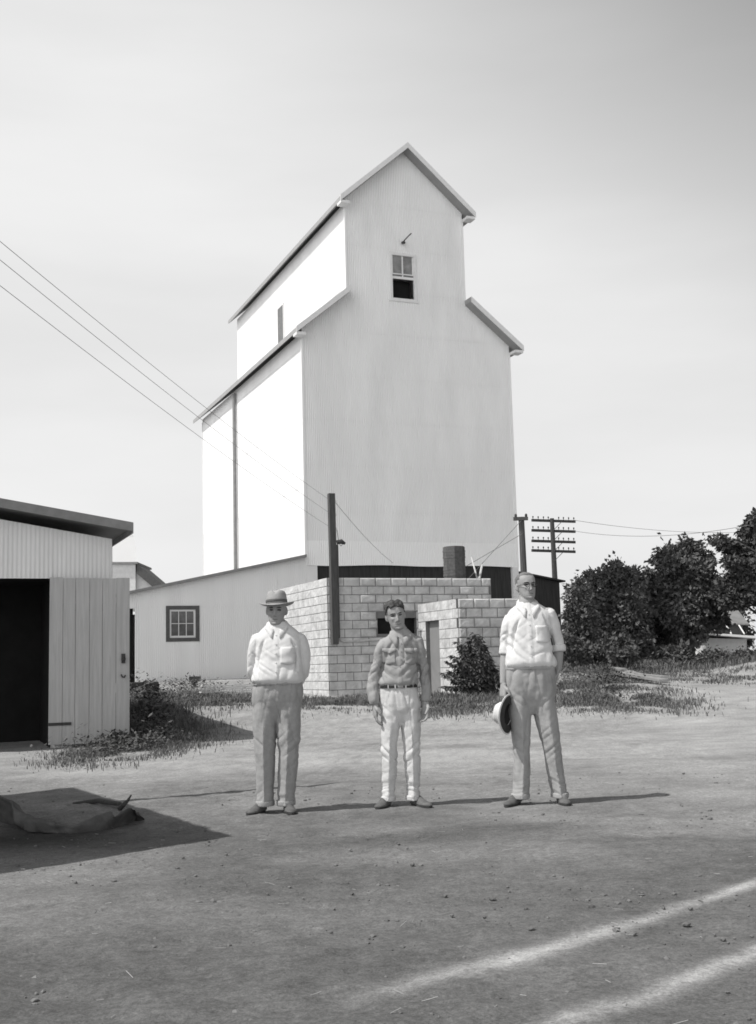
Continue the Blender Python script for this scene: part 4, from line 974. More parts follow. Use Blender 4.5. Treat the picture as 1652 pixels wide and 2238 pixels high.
def shoe(name, heel, toe_dir, par, L=.285):
    d = np.array([toe_dir[0], toe_dir[1], 0.]); d /= np.linalg.norm(d); s_ = np.array([-d[1], d[0], 0])
    up_mb = MB(); R = []
    for a, w_, h_ in smooth_rows([(-.03, .012, .05), (-.015, .032, .075), (.03, .037, .095), (.09, .040, .090), (.14, .045, .066), (.19, .047, .052), (.235, .040, .045), (.265, .024, .036), (.277, .006, .022)], 26):
        c = np.asarray(heel, float)+d*a*L/.30; ring = []
        for k in range(18):
            t = 2*math.pi*k/18; x_ = w_*math.cos(t); z_ = math.sin(t); zz = .016+(h_-.016)*max(0, z_)**.8 if z_ > 0 else .016
            ring.append(c+s_*x_*(1 if z_ <= 0 else 1-.25*z_*z_)+Z*zz)
        R.append(ring)
    up_mb.rings(R); me = remesh(up_mb, .007, 3, 'shoe'); o = put('shoe', me, M_SHOE, par)
    sl_ = MB(); R = []
    for z_ in (0.0, .02):
        ring = []
        for k in range(28):
            t = 2*math.pi*k/28; a = .122+.152*math.cos(t); w_ = (.046 if a > .1 else .039)*abs(math.sin(t))**.75*(1 if math.sin(t) > 0 else -1); ring.append(np.asarray(heel, float)+d*a*L/.30+s_*w_+Z*z_)
        R.append(ring)
    sl_.rings(R); so_ = put('sole', remesh(sl_, .008, 1, 'sole'), M_SOLE, o)
    return o

def build_man(P):
    k = P['k']; loc = gnd(*P['foot']); loc = Vector((float(loc[0]), float(loc[1]), float(ground_z(loc[0], loc[1]))))
    skin = P['skin']
    # ---- body: one continuous skin from feet to crown
    b = MB(); hx, hy, hz = P['chin']             # chin point in the man's own frame
    hz_s = P.get('hs', 1.0)
    Mh = Matrix.Translation(Vector((hx, hy+.085, hz)))@Matrix.Rotation(P['roll'], 4, 'Y')@Matrix.Rotation(P['nod'], 4, 'X')@Matrix.Rotation(P['yaw'], 4, 'Z')@Matrix.Scale(hz_s, 4)
    st = len(b.v); b.rings(head_rings())
    for sg in (-1, 1):
        e0 = len(b.v); b.ellip((0, 0, 0), (.007, .019, .032), 14, 10)
        xf_pts(b, e0, Matrix.Translation(Vector((sg*.079, .012, .112)))@Matrix.Rotation(-sg*.35, 4, 'Z')@Matrix.Rotation(.15, 4, 'X'))
        e0 = len(b.v); b.ellip((sg*.076, .008, .086), (.007, .009, .010), 8, 6)
    xf_pts(b, st, Mh)
    nb = Vector(P['neck']); nt_ = Mh@Vector((0, .025, .05))
    limb(b, [nb-Vector((0, 0, .08)), nb, (nb+nt_)/2, nt_], [(.085, .075), (.068, .066), (.060, .062), (.058, .064)], 18, 12)
    T = P['torso']
    for (z0, z1) in ((0, 0),):
        R = [hring(c, y, z, rx*.82, ry*.78, 2.3, 24) for (z, c, y, rx, ry) in smooth_rows(T, 20)]; b.rings(R)
    for sd_ in ('L', 'R'):
        A = P['arm'+sd_]; ab = A.get('ab', 1); mid_ = np.array(A['sl'][len(A['sl'])//2]) if A.get('ab') else (np.array(A['sh'])+np.array(A['el']))/2; limb(b, [A['sh'], (np.array(A['sl'][1]))*1., A['el'], A['wr']], [(.045*ab, .045*ab), (.044*ab, .044*ab), (.042*ab, .042*ab), (.027, .022)], 14, 18)
        lower = np.array(A['wr'])-np.array(A['el']); el2 = np.array(A['el'])+lower*.3
        limb(b, [A['el'], el2, A['wr']], [(.037*ab, .037*ab), (.043*ab, .040*ab), (.026, .021)], 14, 14)
        add_hand(b, A['wr'], A['hd'], A['pn'], A['th'], A.get('curl', .35), A.get('hsize', 1.12), fcurl=A.get('fcurl'))
        G = P['leg'+sd_]; rows = [(c, y, z) for (z, c, y, rx, ry) in G]; limb(b, rows[::-1], [max(.04, .5*rx) for (z, c, y, rx, ry) in G][::-1], 12, 18)
    me = remesh(b, .0042, 2, 'person')
    body = put('person', me, [skin, M_FEAT, M_LIPS], None, loc)
    tag(body, P['label'], 'person', 'men standing in the yard')
    inv = Mh.inverted(); mi = []
    for p_ in me.polygons:
        q = inv@p_.center; m_ = 0
        if q.y < -.055 and 0 < q.z < .2:
            ax = abs(q.x)
            if ((ax-.031)/.0155)**2+((q.z-.1205)/.0060)**2 < 1: m_ = 1
            elif ((ax-.031)/.019)**2+((q.z-.1385-.10*(.02-abs(ax-.031)))/.0046)**2 < 1: m_ = 1
            elif (q.x/.025)**2+((q.z-.0468)/.0048)**2 < 1: m_ = 2
        mi.append(m_)
    me.polygons.foreach_set('material_index', mi)
    def part(name, mb_or_me, M_, par=body, smooth=True):
        if isinstance(mb_or_me, MB):
            me_ = bpy.data.meshes.new(name); me_.from_pydata([tuple(map(float, q)) for q in mb_or_me.v], [], mb_or_me.f); me_.update(); o = put(name, me_, M_, par)
            if not smooth: me_.polygons.foreach_set('use_smooth', [False]*len(me_.polygons))
            return o
        return put(name, mb_or_me, M_, par)
    # ---- hair: a thin cap over the skull with an uneven hairline
    if P.get('hair'):
        Hh = P['hair']; hr = MB(); R = head_rings(Hh.get('t', .007), False); n = 88; base = len(hr.v)
        for r_ in R: hr.v += r_
        keep = set()
        for i in range(len(R)-1):
            for j in range(n):
                c = np.mean([R[i][j], R[i+1][j], R[i+1][(j+1) % n], R[i][(j+1) % n]], axis=0)
                if Hh['mask'](c[0], c[1], c[2]):
                    hr.f.append((base+i*n+j, base+i*n+(j+1) % n, base+(i+1)*n+(j+1) % n, base+(i+1)*n+j)); hr.mi.append(0)
        for i in range(len(hr.v)):
            q = Vector(hr.v[i]); a_ = noise.noise(q*38)*Hh.get('n1', .006)+noise.noise(q*90)*.003; a_ += Hh.get('top', lambda q: 0)(q)
            dv_ = Vector((q.x, q.y-.005, q.z-.12)); dv_.normalize(); q = q+dv_*a_; q = Mh@q; hr.v[i] = (q.x, q.y, q.z)
        used = sorted({a for f in hr.f for a in f}); mp = {a: i for i, a in enumerate(used)}; hr.v = [hr.v[a] for a in used]; hr.f = [tuple(mp[a] for a in f) for f in hr.f]
        h_o = part('hair', hr, Hh['mat']); sol = h_o.modifiers.new('thick', 'SOLIDIFY'); sol.thickness = .012; sol.offset = -1
    # ---- trousers
    tr_ = MB(); G = P['hips']; R = [hring(c, y, z, rx, ry, 2.4, 32) for (z, c, y, rx, ry) in smooth_rows(G, 16)]; tr_.rings(R)
    for sd_ in ('L', 'R'):
        G = P['leg'+sd_]; R = [hring(c, y, z, rx, ry, 2.1, 28, .17*float(sst(.0, .2, P['crotch']-z))) for (z, c, y, rx, ry) in smooth_rows(G, 40)]; tr_.rings(R)
    me = remesh(tr_, .0055, 4, 'trousers')
    cz, amp = P['crotch'], P.get('tfold', 1.0)
    legs = {s_: np.array(P['leg'+s_]) for s_ in 'LR'}
    def fold(A_, seed, scale=1): return (np.abs(lat3(A_, scale, seed))*2+1e-6)**.75-.36
    def tfold(co, no):
        x_, y_, z_ = co.T; d = np.zeros(len(co)); sgn = np.sign(x_-P['midx']); S_d = P['seed']
        low = sst(.40, .08, z_); kn = np.exp(-((z_-P['knee'])/.13)**2); up_ = sst(cz-.22, cz+.1, z_)
        wob = lat3(co, (4, 4, 3), 40+S_d)
        zz = z_+.55*(x_-P['midx'])*sgn*(.6+wob)+.05*wob
        d += low*.018*fold(np.stack([x_*3.5, y_*5, zz*19], 1), 3+S_d)+low*.008*fold(np.stack([x_*8, y_*8, zz*36], 1), 4+S_d)
        zk = z_-.9*(x_-P['midx'])*sgn
        d += kn*.020*fold(np.stack([x_*4, y_*4, zk*17], 1), 5+S_d)
        q = x_+.22*z_*sgn+.05*wob
        d += .019*fold(np.stack([q*16, y_*4, z_*1.3], 1), 9+S_d)*sst(.05, .45, z_)
        q = x_-.12*(z_-cz)*sgn
        d += up_*.013*fold(np.stack([q*24, y_*6, z_*3.5], 1), 21+S_d)
        d += up_*.014*fold(np.stack([x_*5, y_*6, (z_-.8*np.abs(x_-P['midx']))*16], 1), 22+S_d)*np.exp(-((z_-cz-.06)/.07)**2)
        d += .006*lat3(co, 30, 13)+.004*lat3(co, 9, 14)
        return d*amp*.95
    displace(me, tfold); trs = part('trousers', me, P['pants'])
    # turned-up cuffs
    for sd_ in ('L', 'R'):
        G = P['leg'+sd_]; (z, c, y, rx, ry) = G[0]
        cu = MB(); R = [hring(c+.0, y, z+dz, rx+gr, ry+gr, 2.1, 28) for dz, gr in ((-.004, .004), (.0, .010), (.035, .010), (.040, .004))]; cu.rings(R)
        me = remesh(cu, .007, 2, 'trouser_cuff'); displace(me, lambda co, no: .010*lat3(co, (16, 16, 12), 31)); part('trouser_cuff', me, P['pants'], trs)
    # waistband / belt
    (z, c, y, rx, ry) = P['waist']
    wb = MB(); R = [hring(c, y, z+dz, rx+.006, ry+.006, 2.4, 48) for dz in (-.020, -.018, .018, .020)]; wb.rings(R, True); part('belt' if P.get('belt') else 'waistband', wb, M_BELT if P.get('belt') else P['band'], trs)
    if P.get('belt'):
        bk_ = MB(); bk_.box((c+.012, y-ry-.010, z), (.045, .010, .036)); part('buckle', bk_, M_BUCKLE, trs, False)
        for q in (-.085, -.03, .055, .11):
            lp_ = MB(); yy = y-(ry+.009)*math.sqrt(max(0, 1-(q/(rx+.006))**2)); lp_.box((c+q, yy, z), (.012, .010, .05)); part('belt_loop', lp_, P['pants'], trs, False)
    fly = MB(); fl_ = [(c+.004, y-ry-.004+.0, z-.02), (c+.006, y-ry-.010, z-.10), (c-.002, y-ry-.006, z-.20)]
    # ---- shirt
    sh = MB(); R = [hring(c_, y_, z_, rx_, ry_, 2.45, 36) for (z_, c_, y_, rx_, ry_) in smooth_rows(T, 34)]; sh.rings(R)
    for sd_ in ('L', 'R'):
        A = P['arm'+sd_]; limb(sh, A['sl'], A['sr'], 20, 30)
        sh.ellip(np.array(A['sl'][0])-Z*.006, (A['sr'][0][0]*.98, A['sr'][0][1]*.95, A['sr'][0][0]*.86), 16, 10)
    me = remesh(sh, .0055, 4, 'shirt'); sc_ = P.get('sfold', 1.0); z_w = P['waist'][0]; (wz, wc, wy, wrx, wry) = P['waist']
    def sfold(co, no):
        x_, y_, z_ = co.T; xr = x_-wc; d = np.zeros(len(co)); low = sst(z_w+.34, z_w+.05, z_); S_d = P['seed']; wob = lat3(co, (5, 5, 4), 50+S_d)
        tors = sst(.24, .17, np.abs(xr))
        # gathers rising from the waist, slack diagonal creases over the belly, drag lines to the armpits
        q = xr*(1-.5*sst(z_w, z_w+.4, z_))-.18*np.sign(xr)*(z_-z_w)+.04*wob
        d += low*.022*fold(np.stack([q*22, y_*4, z_*2.5], 1), 4+S_d)
        q2 = z_-.75*np.abs(xr)+.10*wob
        wr_ = sst(-.05, .05, xr+.03*wob)
        q2b = z_-.30*xr+.10*wob; q2c = z_+.95*xr+.12*wob
        fa = fold(np.stack([xr*2.5, y_*4, q2b*17], 1), 6+S_d); fb = fold(np.stack([xr*2.5, y_*4, q2c*21], 1), 26+S_d)
        d += tors*sst(z_w+.02, z_w+.1, z_)*.020*(fa*wr_+fb*(1-wr_))*sst(z_w+.36, z_w+.2, z_)
        q3 = z_+.9*np.abs(xr)+.06*wob; q3 = z_+(.9*wr_-.55*(1-wr_))*xr+.08*wob; d += tors*.011*fold(np.stack([xr*2.5, y_*4, q3*17], 1), 15+S_d)*sst(z_w+.10, z_w+.25, z_)
        d += .006*lat3(co, 22, 7)+.006*lat3(co, (6, 6, 6), 17+S_d)
        # sleeves: long drag lines above, rings of creases at the elbow and over the cuff
        arm = sst(.155, .20, np.abs(xr)); q4 = z_+.6*np.abs(xr)+.3*y_+.05*wob
        d += arm*.017*fold(np.stack([x_*4, y_*5, q4*22], 1), 10+S_d)+arm*.010*fold(np.stack([(x_+.1*z_)*26, y_*16, z_*3], 1), 11+S_d)
        for s_g, nm_ in ((-1, 'L'), (1, 'R')):        # the deep fold where sleeve meets body
            sl_ = np.array(P['arm'+nm_]['sl'])[:5]; rr_ = np.array([q[0] for q in P['arm'+nm_]['sr']])[:5]; od = np.argsort(sl_[:, 2])
            sx_ = np.interp(z_, sl_[od, 2], sl_[od, 0])-s_g*np.interp(z_, sl_[od, 2], rr_[od])*.92
            d -= .030*np.exp(-((x_-sx_)/.011)**2)*sst(sl_[0, 2]+.01, sl_[0, 2]-.09, z_)*sst(sl_[od[0], 2]-.12, sl_[od[0], 2]-.04, z_)*sst(z_w+.06, z_w+.17, z_)/max(sc_*.85, .1)
        d += .006*np.exp(-((x_-P['plx'](z_))/.018)**8)*(y_ < wy)
        return d*sc_*.85
    displace(me, sfold); shirt = part('shirt', me, P['shirt'])
    dg = bpy.context.evaluated_depsgraph_get(); dg.update()
    from mathutils.bvhtree import BVHTree
    bv = BVHTree.FromPolygons([vv.co.copy() for vv in me.vertices], [tuple(p_.vertices) for p_ in me.polygons])
    def front(x_, z_):
        h_ = bv.ray_cast(Vector((x_, -1.5, z_)), Vector((0, 1, 0))); return h_[0].y if h_[0] is not None else -.12
    # chest pockets (cloth laid on the shirt), buttons
    for (px_, pz_, w_, hh_) in P.get('pockets', []):
        pk = MB(); nx, nz_ = 9, 9
        G_ = [[(px_+w_*(i/(nx-1)-.5), 0, pz_+hh_*(j/(nz_-1)-.5)-.012*(1-abs(i/(nx-1)-.5)*2)*(1 if j == 0 else 0)) for i in range(nx)] for j in range(nz_)]
        pk.rings([[(a, front(a, c_)-.004-.004*math.sin(math.pi*i/(nx-1)), c_) for i, (a, _, c_) in enumerate(row)] for row in G_], False, False)
        po = part('pocket', pk, P['shirt'], shirt); md = po.modifiers.new('t', 'SOLIDIFY'); md.thickness = .006
        if P.get('flaps'):
            fl_ = MB(); zt = pz_+hh_*.52; XX = [px_+w_*1.06*(i/(nx-1)-.5) for i in range(nx)]; zbs = [zt-.048+.022*abs(i/(nx-1)-.5)*2 for i in range(nx)]
            fl_.rings([[(a0, front(a0, zt+(zb-zt)*q)-.007-.007*q, zt+(zb-zt)*q) for a0, zb in zip(XX, zbs)] for q in (0, .5, 1)], False, False)
            fo_ = part('pocket_flap', fl_, P['shirt'], po); md = fo_.modifiers.new('t', 'SOLIDIFY'); md.thickness = .005
    for i in range(5):
        z_ = z_w+.08+i*(P['neck'][2]-.05-z_w-.08)/4.6; x_ = float(P['plx'](z_)); bu = MB(); bu.ellip((x_, front(x_, z_)-.004, z_), (.0055, .003, .0055), 8, 5); part('button', bu, M_BUCKLE if P.get('belt') else P['shirt'], shirt)
    # collar: stand and two pointed leaves
    cxn, cyn, czn = P['neck']; cl = MB(); N = 26; a0 = P.get('vopen', .5)
    rows = []
    for (dz, gr) in ((0.012, .004), (.045, -.006), (.030, .012), (-.008, .022)):
        ring = []
        for i in range(N+1):
            t = -math.pi/2+a0*.5+(2*math.pi-a0)*i/N; f_ = (1-math.sin(t))/2    # f_=1 at the front
            e_ = min(i, N-i)/N; pt = math.exp(-(e_/.06)**2)
            rx_, ry_ = .072+gr, .070+gr
            z_ = czn+dz-P.get('dip', .06)*f_**1.5-(.040*pt if dz < 0 else .022*pt if dz == .030 else 0); xx = cxn+rx_*math.cos(t)*(1+.25*pt*(dz < 0)); yy = cyn+.002+ry_*math.sin(t)-(.018*f_ if gr > 0 else .008*f_)
            if dz <= .03 and f_ > .55:
                yy = min(yy, front(xx, z_)-.006)
            ring.append((xx, yy, z_))
        rows.append(ring)
    cl.rings(rows, False, False); co_ = part('collar', cl, P['shirt'], shirt); md = co_.modifiers.new('t', 'SOLIDIFY'); md.thickness = .006; md.offset = 0
    # sleeve cuffs
    for sd_ in ('L', 'R'):
        A = P['arm'+sd_]
        if A.get('cuff'):
            p0, p1, r_ = A['cuff']; p0 = np.array(p0); p1 = np.array(p1); cu = MB()
            cu.tube([p0, p0+(p1-p0)*.06, p0+(p1-p0)*.5, p0+(p1-p0)*.94, p1], [(r_[0]*.9, r_[1]*.9), r_, (r_[0]*1.04, r_[1]*1.04), r_, (r_[0]*.9, r_[1]*.9)], 20)
            me = remesh(cu, .006, 2, 'sleeve_cuff'); displace(me, lambda co, no: .006*lat3(co, 18, 5)); part('sleeve_cuff', me, P['shirt'], shirt)
    # ---- shoes
    for (hl, td) in P['shoes']: shoe('shoe', hl, td, body)
    return body, Mh

def arc(*p): return [tuple(q) for q in p]
# --- man in the felt hat, hands behind his back
P1 = dict(k=280, foot=(603, 1775), skin=M_SKIN, label='man in a felt hat, white shirt and dark trousers, hands behind his back', seed=1,
    chin=(.022, -.055, 1.470), nod=.06, roll=.03, yaw=-.05, neck=(.030, .028, 1.478), hs=1.02,
    torso=[(1.00, .026, .005, .185, .135), (1.035, .026, -.004, .208, .155), (1.10, .030, -.004, .196, .150), (1.20, .036, .002, .182, .138), (1.30, .042, .010, .184, .126), (1.365, .042, .018, .184, .112), (1.415, .040, .024, .155, .092), (1.465, .036, .028, .100, .074), (1.495, .034, .03, .070, .062)], dip=.075,
    armL=dict(sh=(-.118, .02, 1.36), el=(-.168, .075, 1.13), wr=(-.07, .195, .975), ab=.75, hd=(.8, .1, -.35), pn=(0, 1, 0), th=(0, 0, 1),
              sl=arc((-.115, .02, 1.365), (-.148, .025, 1.30), (-.170, .05, 1.19), (-.168, .09, 1.09), (-.14, .15, 1.02), (-.09, .185, .985)), sr=[(.060, .062), (.058, .060), (.050, .055), (.048, .054), (.046, .048), (.040, .040)]),
    armR=dict(sh=(.198, .02, 1.355), el=(.234, .075, 1.13), wr=(.11, .20, .97), ab=.75, hd=(-.8, .1, -.35), pn=(0, 1, 0), th=(0, 0, 1),
              sl=arc((.200, .02, 1.36), (.228, .025, 1.30), (.240, .05, 1.19), (.230, .09, 1.09), (.18, .15, 1.02), (.13, .19, .98)), sr=[(.060, .062), (.056, .060), (.050, .055), (.048, .054), (.046, .048), (.040, .040)]),
    waist=(1.015, .026, .005, .192, .138), band=M_PANTS_D,
    hips=[(.70, .016, .015, .07, .06), (.75, .016, .014, .14, .092), (.80, .018, .011, .185, .116), (.84, .018, .01, .198, .130), (.90, .022, .008, .207, .142), (.95, .024, .006, .204, .142), (1.0, .026, .005, .193, .136), (1.03, .026, .005, .190, .134)],
    legL=[(.055, -.085, -.005, .064, .098), (.16, -.083, .005, .067, .100), (.30, -.082, .0, .074, .102), (.48, -.082, -.005, .082, .105), (.66, -.082, .005, .096, .118), (.80, -.075, .01, .100, .128), (.88, -.07, .01, .09, .12)],
    legR=[(.055, .083, -.005, .066, .098), (.16, .086, .005, .070, .100), (.30, .096, .0, .076, .102), (.48, .106, -.005, .080, .105), (.66, .110, .005, .094, .118), (.80, .108, .01, .100, .128), (.88, .10, .01, .09, .12)],
    crotch=.76, sfold=.55, tfold=.7, knee=.49, midx=.012, pants=M_PANTS_D, shirt=M_SHIRT_W, plx=lambda z: .030+0*z,
    pockets=[(.125, 1.225, .12, .13)], shoes=[((-.105, .03, 0), (-.38, -1)), ((.09, .03, 0), (.22, -1))])
man1, Mh1 = build_man(P1)
def fedora(Mw, brim, crown_r, h, felt, band_m, lining_and_brim_shade, par=None, loc=None, label=None, tilt=0., band=True, pinch=1.):
    def emit(mb, prof, n=48, dent=True):
        R = []
        for (r_, z_) in prof:
            ring = []
            for k in range(n):
                t = 2*math.pi*k/n; x_ = r_*math.cos(t)*.92; y_ = r_*math.sin(t)*1.08; zz = z_
                if z_ < .012 and r_ > crown_r*1.05:       # brim dips front, curls at the sides
                    q = (r_-crown_r)/(brim-crown_r); zz += q*q*(.022*math.cos(t)**2-.012*max(0, -math.sin(t)))
                if z_ > h*.45 and dent:
                    q = (z_-h*.45)/(h*.55); zz -= .030*q*math.exp(-(x_/.028)**2)*pinch; fr_ = math.exp(-((t-1.5*math.pi)/.9)**2); x_ *= 1-.34*q*fr_; zz -= .012*q*(1-math.exp(-((t-1.5*math.pi)/1.2)**2))
                ring.append(tuple(Mw@Vector((x_, y_, zz))))
            R.append(ring)
        mb.rings(R, True)
    m_ = MB(); emit(m_, [(crown_r*.99, .004), (crown_r*1.0, .02), (crown_r*.97, h*.4), (crown_r*.92, h*.7), (crown_r*.82, h*.9), (crown_r*.66, h*.985), (crown_r*.35, h*1.0), (crown_r*.05, h*1.0)])
    b_ = MB(); N = 48
    emit(b_, [(crown_r*.97, -.004), (crown_r*1.1, -.004), ((brim+crown_r)/2, -.004), (brim*.985, -.004), (brim, -.001), (brim*.985, .003), ((brim+crown_r)/2, .003), (crown_r*1.06, .004), (crown_r*.97, .006)])
    return m_, b_
HM = Mh1@Matrix.Translation(Vector((0, .008, .158)))@Matrix.Rotation(-.10, 4, 'X')@Matrix.Rotation(-.05, 4, 'Y')
cm, bm_ = fedora(HM, .150, .091, .125, M_HAT, M_BAND, None)
hat = MB(); hat.v = cm.v; hat.f = cm.f; hat.mi = cm.mi
hat_o = put('hat', (lambda me: (me.from_pydata([tuple(map(float, q)) for q in hat.v], [], hat.f), me.update(), me)[2])(bpy.data.meshes.new('hat')), M_HAT, man1)
def mesh_of(mb, name): me = bpy.data.meshes.new(name); me.from_pydata([tuple(map(float, q)) for q in mb.v], [], mb.f); me.update(); return me
put('brim', mesh_of(bm_, 'brim'), M_HAT, hat_o)
bd = MB(); bd.rings([[tuple(HM@Vector((r_*.92*math.cos(t*math.pi/24), r_*1.08*math.sin(t*math.pi/24), z_))) for t in range(48)] for (r_, z_) in ((.0915, .018), (.0935, .019), (.0925, .040), (.0905, .041))], False); put('hat_band', mesh_of(bd, 'hat_band'), M_BAND, hat_o)

# --- smiling man with dark hair, grey shirt and pale trousers
P2 = dict(k=275, foot=(882, 1762), skin=M_SKIN2, label='smiling bareheaded man in a grey shirt, dark belt and white trousers', seed=2,
    chin=(-.004, -.075, 1.415), nod=.10, roll=-.16, yaw=.10, neck=(.012, .005, 1.385), hs=.98,
    torso=[(.95, -.012, .0, .142, .108), (.985, -.010, -.006, .158, .124), (1.04, -.004, -.002, .150, .118), (1.14, .006, .004, .146, .112), (1.25, .012, .010, .152, .106), (1.315, .014, .015, .150, .094), (1.36, .014, .015, .112, .078), (1.40, .013, .012, .076, .066), (1.415, .012, .01, .062, .058)], dip=.075,
    armL=dict(ab=.75, sh=(-.105, .012, 1.31), el=(-.203, .025, 1.05), wr=(-.210, -.03, .815), hd=(.02, -.12, -1), pn=(1, .1, 0), th=(.25, -1, 0), curl=.34,
              sl=arc((-.105, .012, 1.315), (-.145, .012, 1.25), (-.176, .02, 1.14), (-.205, .025, 1.04), (-.226, .0, .94), (-.220, -.022, .86), (-.214, -.03, .828)), sr=[(.055, .058), (.052, .056), (.046, .052), (.050, .052), (.052, .052), (.046, .047), (.038, .038)],
              cuff=((-.219, -.024, .872), (-.212, -.031, .815), (.042, .040))),
    armR=dict(ab=.7, sh=(.135, .012, 1.31), el=(.199, .032, 1.05), wr=(.203, -.03, .825), hd=(-.06, -.12, -1), pn=(-.7, -.5, 0), th=(-.5, -.8, 0), curl=.40,
              sl=arc((.135, .012, 1.315), (.165, .012, 1.25), (.182, .025, 1.14), (.200, .035, 1.04), (.212, .005, .94), (.208, -.022, .87), (.205, -.03, .838)), sr=[(.055, .058), (.050, .054), (.042, .048), (.040, .046), (.040, .044), (.038, .040), (.034, .034)],
              cuff=((.207, -.024, .885), (.204, -.031, .826), (.037, .037))),
    waist=(.962, -.012, .0, .146, .112), band=M_PANTS_W, belt=True,
    hips=[(.64, .0, .010, .06, .055), (.69, .0, .009, .115, .082), (.735, .0, .006, .150, .104), (.80, -.002, .005, .166, .122), (.88, -.008, .003, .158, .120), (.95, -.012, 0, .146, .112), (.98, -.012, 0, .142, .109)],
    legL=[(.05, -.124, -.005, .052, .080), (.14, -.118, .008, .054, .082), (.28, -.110, .0, .060, .086), (.45, -.103, -.008, .065, .090), (.60, -.093, .0, .077, .100), (.70, -.082, .005, .083, .108), (.80, -.075, .005, .08, .105)],
    legR=[(.05, .078, -.005, .050, .080), (.14, .080, .008, .055, .082), (.28, .082, .0, .062, .086), (.45, .080, -.008, .069, .090), (.60, .082, .0, .078, .100), (.70, .082, .005, .083, .108), (.80, .075, .005, .08, .105)],
    crotch=.69, knee=.44, midx=0, pants=M_PANTS_W, shirt=M_SHIRT_G, plx=lambda z: .0+.016*sst(1.0, 1.3, z), tfold=1.05, sfold=.95,
    pockets=[(-.085, 1.20, .105, .12), (.095, 1.195, .105, .12)], flaps=True,
    shoes=[((-.128, .035, 0), (-.34, -1)), ((.085, .03, 0), (.55, -1))],
    hair=dict(mat=M_HAIR_D, t=.008, n1=.012, mask=lambda x, y, z: (z > .186+.012*math.cos(x*40)+.02*(x < -.045)) if y < -.045 else (z > .16 if y < -.01 else z > .135 if y < .02 else z > .075),
              top=lambda q: .014*math.exp(-((q.z-.225)/.03)**2)))
man2, Mh2 = build_man(P2)

# --- tall older man in spectacles, sleeves rolled, hat in hand
P3 = dict(k=277, foot=(1170, 1757), skin=M_SKIN2, label='tall older man in spectacles with rolled white sleeves, holding a hat', seed=3,
    chin=(.004, -.06, 1.622), nod=-.04, roll=-.02, yaw=.30, neck=(.006, .020, 1.602), hs=.98,
    torso=[(1.07, .004, .005, .190, .125), (1.11, .004, -.004, .210, .145), (1.18, .006, -.004, .188, .138), (1.30, .006, .003, .172, .126), (1.42, .012, .010, .178, .116), (1.495, .016, .018, .182, .104), (1.545, .018, .022, .152, .088), (1.585, .014, .022, .098, .072), (1.61, .008, .022, .068, .060)], dip=.085,
    armL=dict(ab=.9, sh=(-.12, .02, 1.47), el=(-.190, .035, 1.20), wr=(-.222, -.03, .955), hd=(-.12, -.12, -1), pn=(.9, .35, 0), th=(.3, -1, 0), curl=.62,
              sl=arc((-.125, .02, 1.475), (-.155, .022, 1.42), (-.176, .03, 1.34), (-.186, .035, 1.26), (-.190, .035, 1.215)), sr=[(.060, .062), (.056, .060), (.046, .052), (.044, .050), (.044, .050)],
              cuff=((-.188, .035, 1.236), (-.193, .03, 1.186), (.050, .055))),
    armR=dict(ab=.9, sh=(.17, .02, 1.50), el=(.250, .066, 1.21), wr=(.232, .03, 1.045), hd=(-.25, .1, -1), pn=(-1, .1, 0), th=(.1, -1, 0), curl=.5, hsize=.9,
              sl=arc((.168, .02, 1.515), (.200, .025, 1.44), (.224, .04, 1.35), (.244, .06, 1.27), (.250, .065, 1.225)), sr=[(.058, .062), (.056, .060), (.052, .056), (.050, .054), (.050, .054)],
              cuff=((.249, .064, 1.255), (.252, .06, 1.200), (.058, .060))),
    waist=(1.085, .004, .005, .200, .132), band=M_PANTS_M,
    hips=[(.70, .004, .015, .07, .06), (.75, .004, .014, .14, .092), (.80, .004, .010, .185, .112), (.85, .004, .008, .200, .126), (.92, .006, .006, .205, .134), (1.0, .005, .005, .203, .136), (1.06, .004, .005, .200, .132), (1.10, .004, .005, .198, .130)],
    legL=[(.05, -.118, -.01, .066, .098), (.16, -.105, .005, .066, .098), (.30, -.095, .0, .066, .098), (.45, -.092, -.005, .070, .102), (.62, -.092, .005, .086, .112), (.76, -.092, .01, .098, .122), (.88, -.08, .01, .09, .12)],
    legR=[(.05, .195, -.01, .062, .098), (.16, .180, .005, .064, .098), (.30, .162, .0, .068, .098), (.45, .148, -.005, .074, .102), (.62, .124, .005, .090, .112), (.76, .105, .01, .098, .122), (.88, .08, .01, .09, .12)],
    crotch=.76, knee=.46, midx=.03, pants=M_PANTS_M, shirt=M_SHIRT_W, plx=lambda z: .002+0*z, tfold=.65, sfold=.62,
    pockets=[(.105, 1.345, .115, .13)], shoes=[((-.135, .03, 0), (-.52, -1)), ((.205, .03, 0), (.06, -1))],
    hair=dict(mat=M_HAIR_G, t=.0035, n1=.004, mask=lambda x, y, z: z > .205 if y < -.03 else (z > .172 if y < .0 else z > .13 if y < .03 else z > .07)))
man3, Mh3 = build_man(P3)
sp = MB()
for sg in (-1, 1):
    ring = [tuple(Mh3@Vector((sg*.032+.020*math.cos(t*math.pi/10), -.1005+.006*abs(math.cos(t*math.pi/10))*(1 if sg*math.cos(t*math.pi/10) > 0 else 0), .119+.017*math.sin(t*math.pi/10)))) for t in range(21)]
    sp.tube(ring, .0030, 5, False)
    sp.tube([Mh3@Vector((sg*.052, -.096, .122)), Mh3@Vector((sg*.072, -.06, .122)), Mh3@Vector((sg*.081, .005, .120))], .0022, 5)
sp.tube([Mh3@Vector((-.012, -.1, .122)), Mh3@Vector((0, -.113, .125)), Mh3@Vector((.012, -.1, .122))], .0028, 5)
put('spectacles', mesh_of(sp, 'spectacles'), M_SPEC, man3)
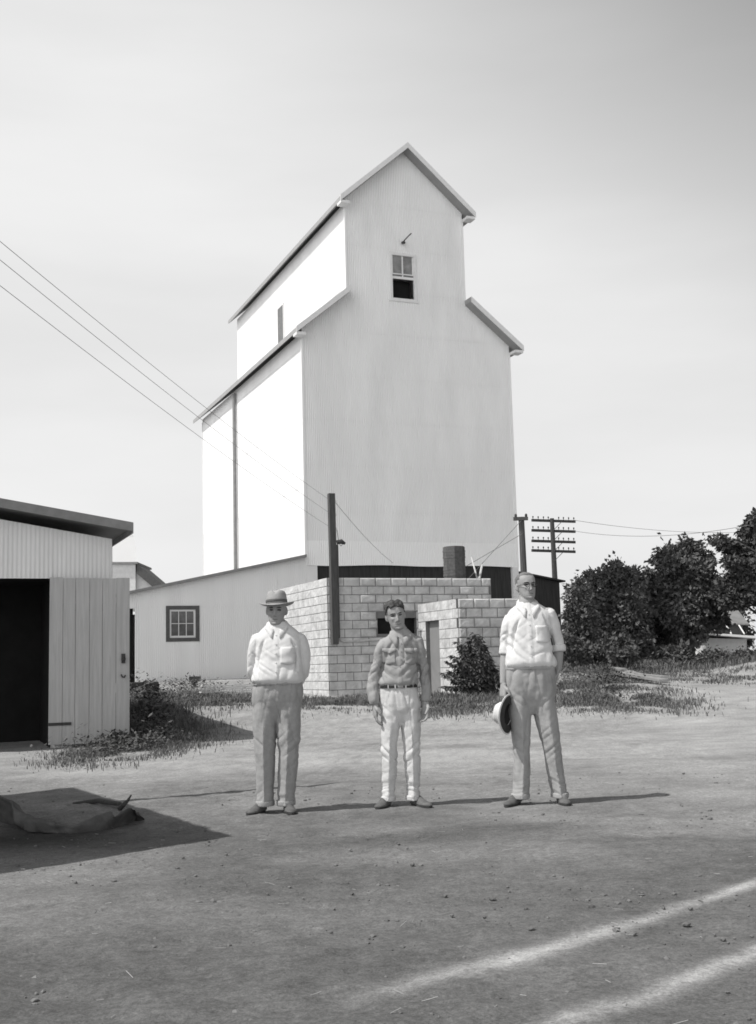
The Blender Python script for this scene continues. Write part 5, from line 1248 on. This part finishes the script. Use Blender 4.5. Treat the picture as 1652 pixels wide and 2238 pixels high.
# the hat he holds by its brim: opening towards the camera's right
ax = Vector((.86, -.48, -.14)).normalized()          # from crown to opening
L3 = Vector(man3.location); hc = Vector((-.205, -.10, .715))
upv = Vector((-.28, 0, .96)); upv = (upv-ax*upv.dot(ax)).normalized(); sdv = upv.cross(-ax)
HM3 = Matrix(((sdv.x, upv.x, -ax.x, hc.x), (sdv.y, upv.y, -ax.y, hc.y), (sdv.z, upv.z, -ax.z, hc.z), (0, 0, 0, 1)))
cm, bm_ = fedora(HM3, .150, .088, .115, M_STRAWHAT, M_BAND, M_HATIN, pinch=.5)
hb = MB()
# crown shell without bottom so the dark inside shows
R = [cm.v[i*48:(i+1)*48] for i in range(8)]; hb.rings(R, False); tip = len(hb.v); hb.v.append(tuple(np.mean(R[-1], axis=0)))
for k in range(48): hb.f.append((7*48+k, 7*48+(k+1) % 48, tip)); hb.mi.append(0)
held = put('held_hat', mesh_of(hb, 'held_hat'), M_STRAWHAT, None, L3); tag(held, 'pale felt hat held by its brim beside the tall older man', 'hat')
R = [bm_.v[i*48:(i+1)*48] for i in range(9)]; br = MB(); br.rings(R+[R[0]], False); put('brim', mesh_of(br, 'brim'), M_STRAWHAT, held)
li = MB(); ctr = HM3@Vector((0, 0, .05)); R2 = [[tuple(Vector(p_)*.97+(HM3@Vector((0, 0, .02)))*.03-Vector(ax)*-.003) for p_ in cm.v[i*48:(i+1)*48]] for i in range(8)]; li.rings(R2, False); t_ = len(li.v); li.v.append(tuple(np.mean(R2[-1], axis=0)))
for k in range(48): li.f.append((7*48+k, 7*48+(k+1) % 48, t_)); li.mi.append(0)
li.rings([[tuple(HM3@Vector((r_*.92*math.cos(t*math.pi/24), r_*1.08*math.sin(t*math.pi/24), z_+((r_-.088)/.062)**2*(.022*math.cos(t*math.pi/24)**2-.012*max(0, -math.sin(t*math.pi/24)))))) for t in range(48)] for r_, z_ in ((.080, -.008), (.10, -.0075), (.12, -.007), (.138, -.0065))], False)  # dark ring under the brim: its shade put in as lining colour
put('lining_and_brim_shade', mesh_of(li, 'lining_and_brim_shade'), M_HATIN, held)
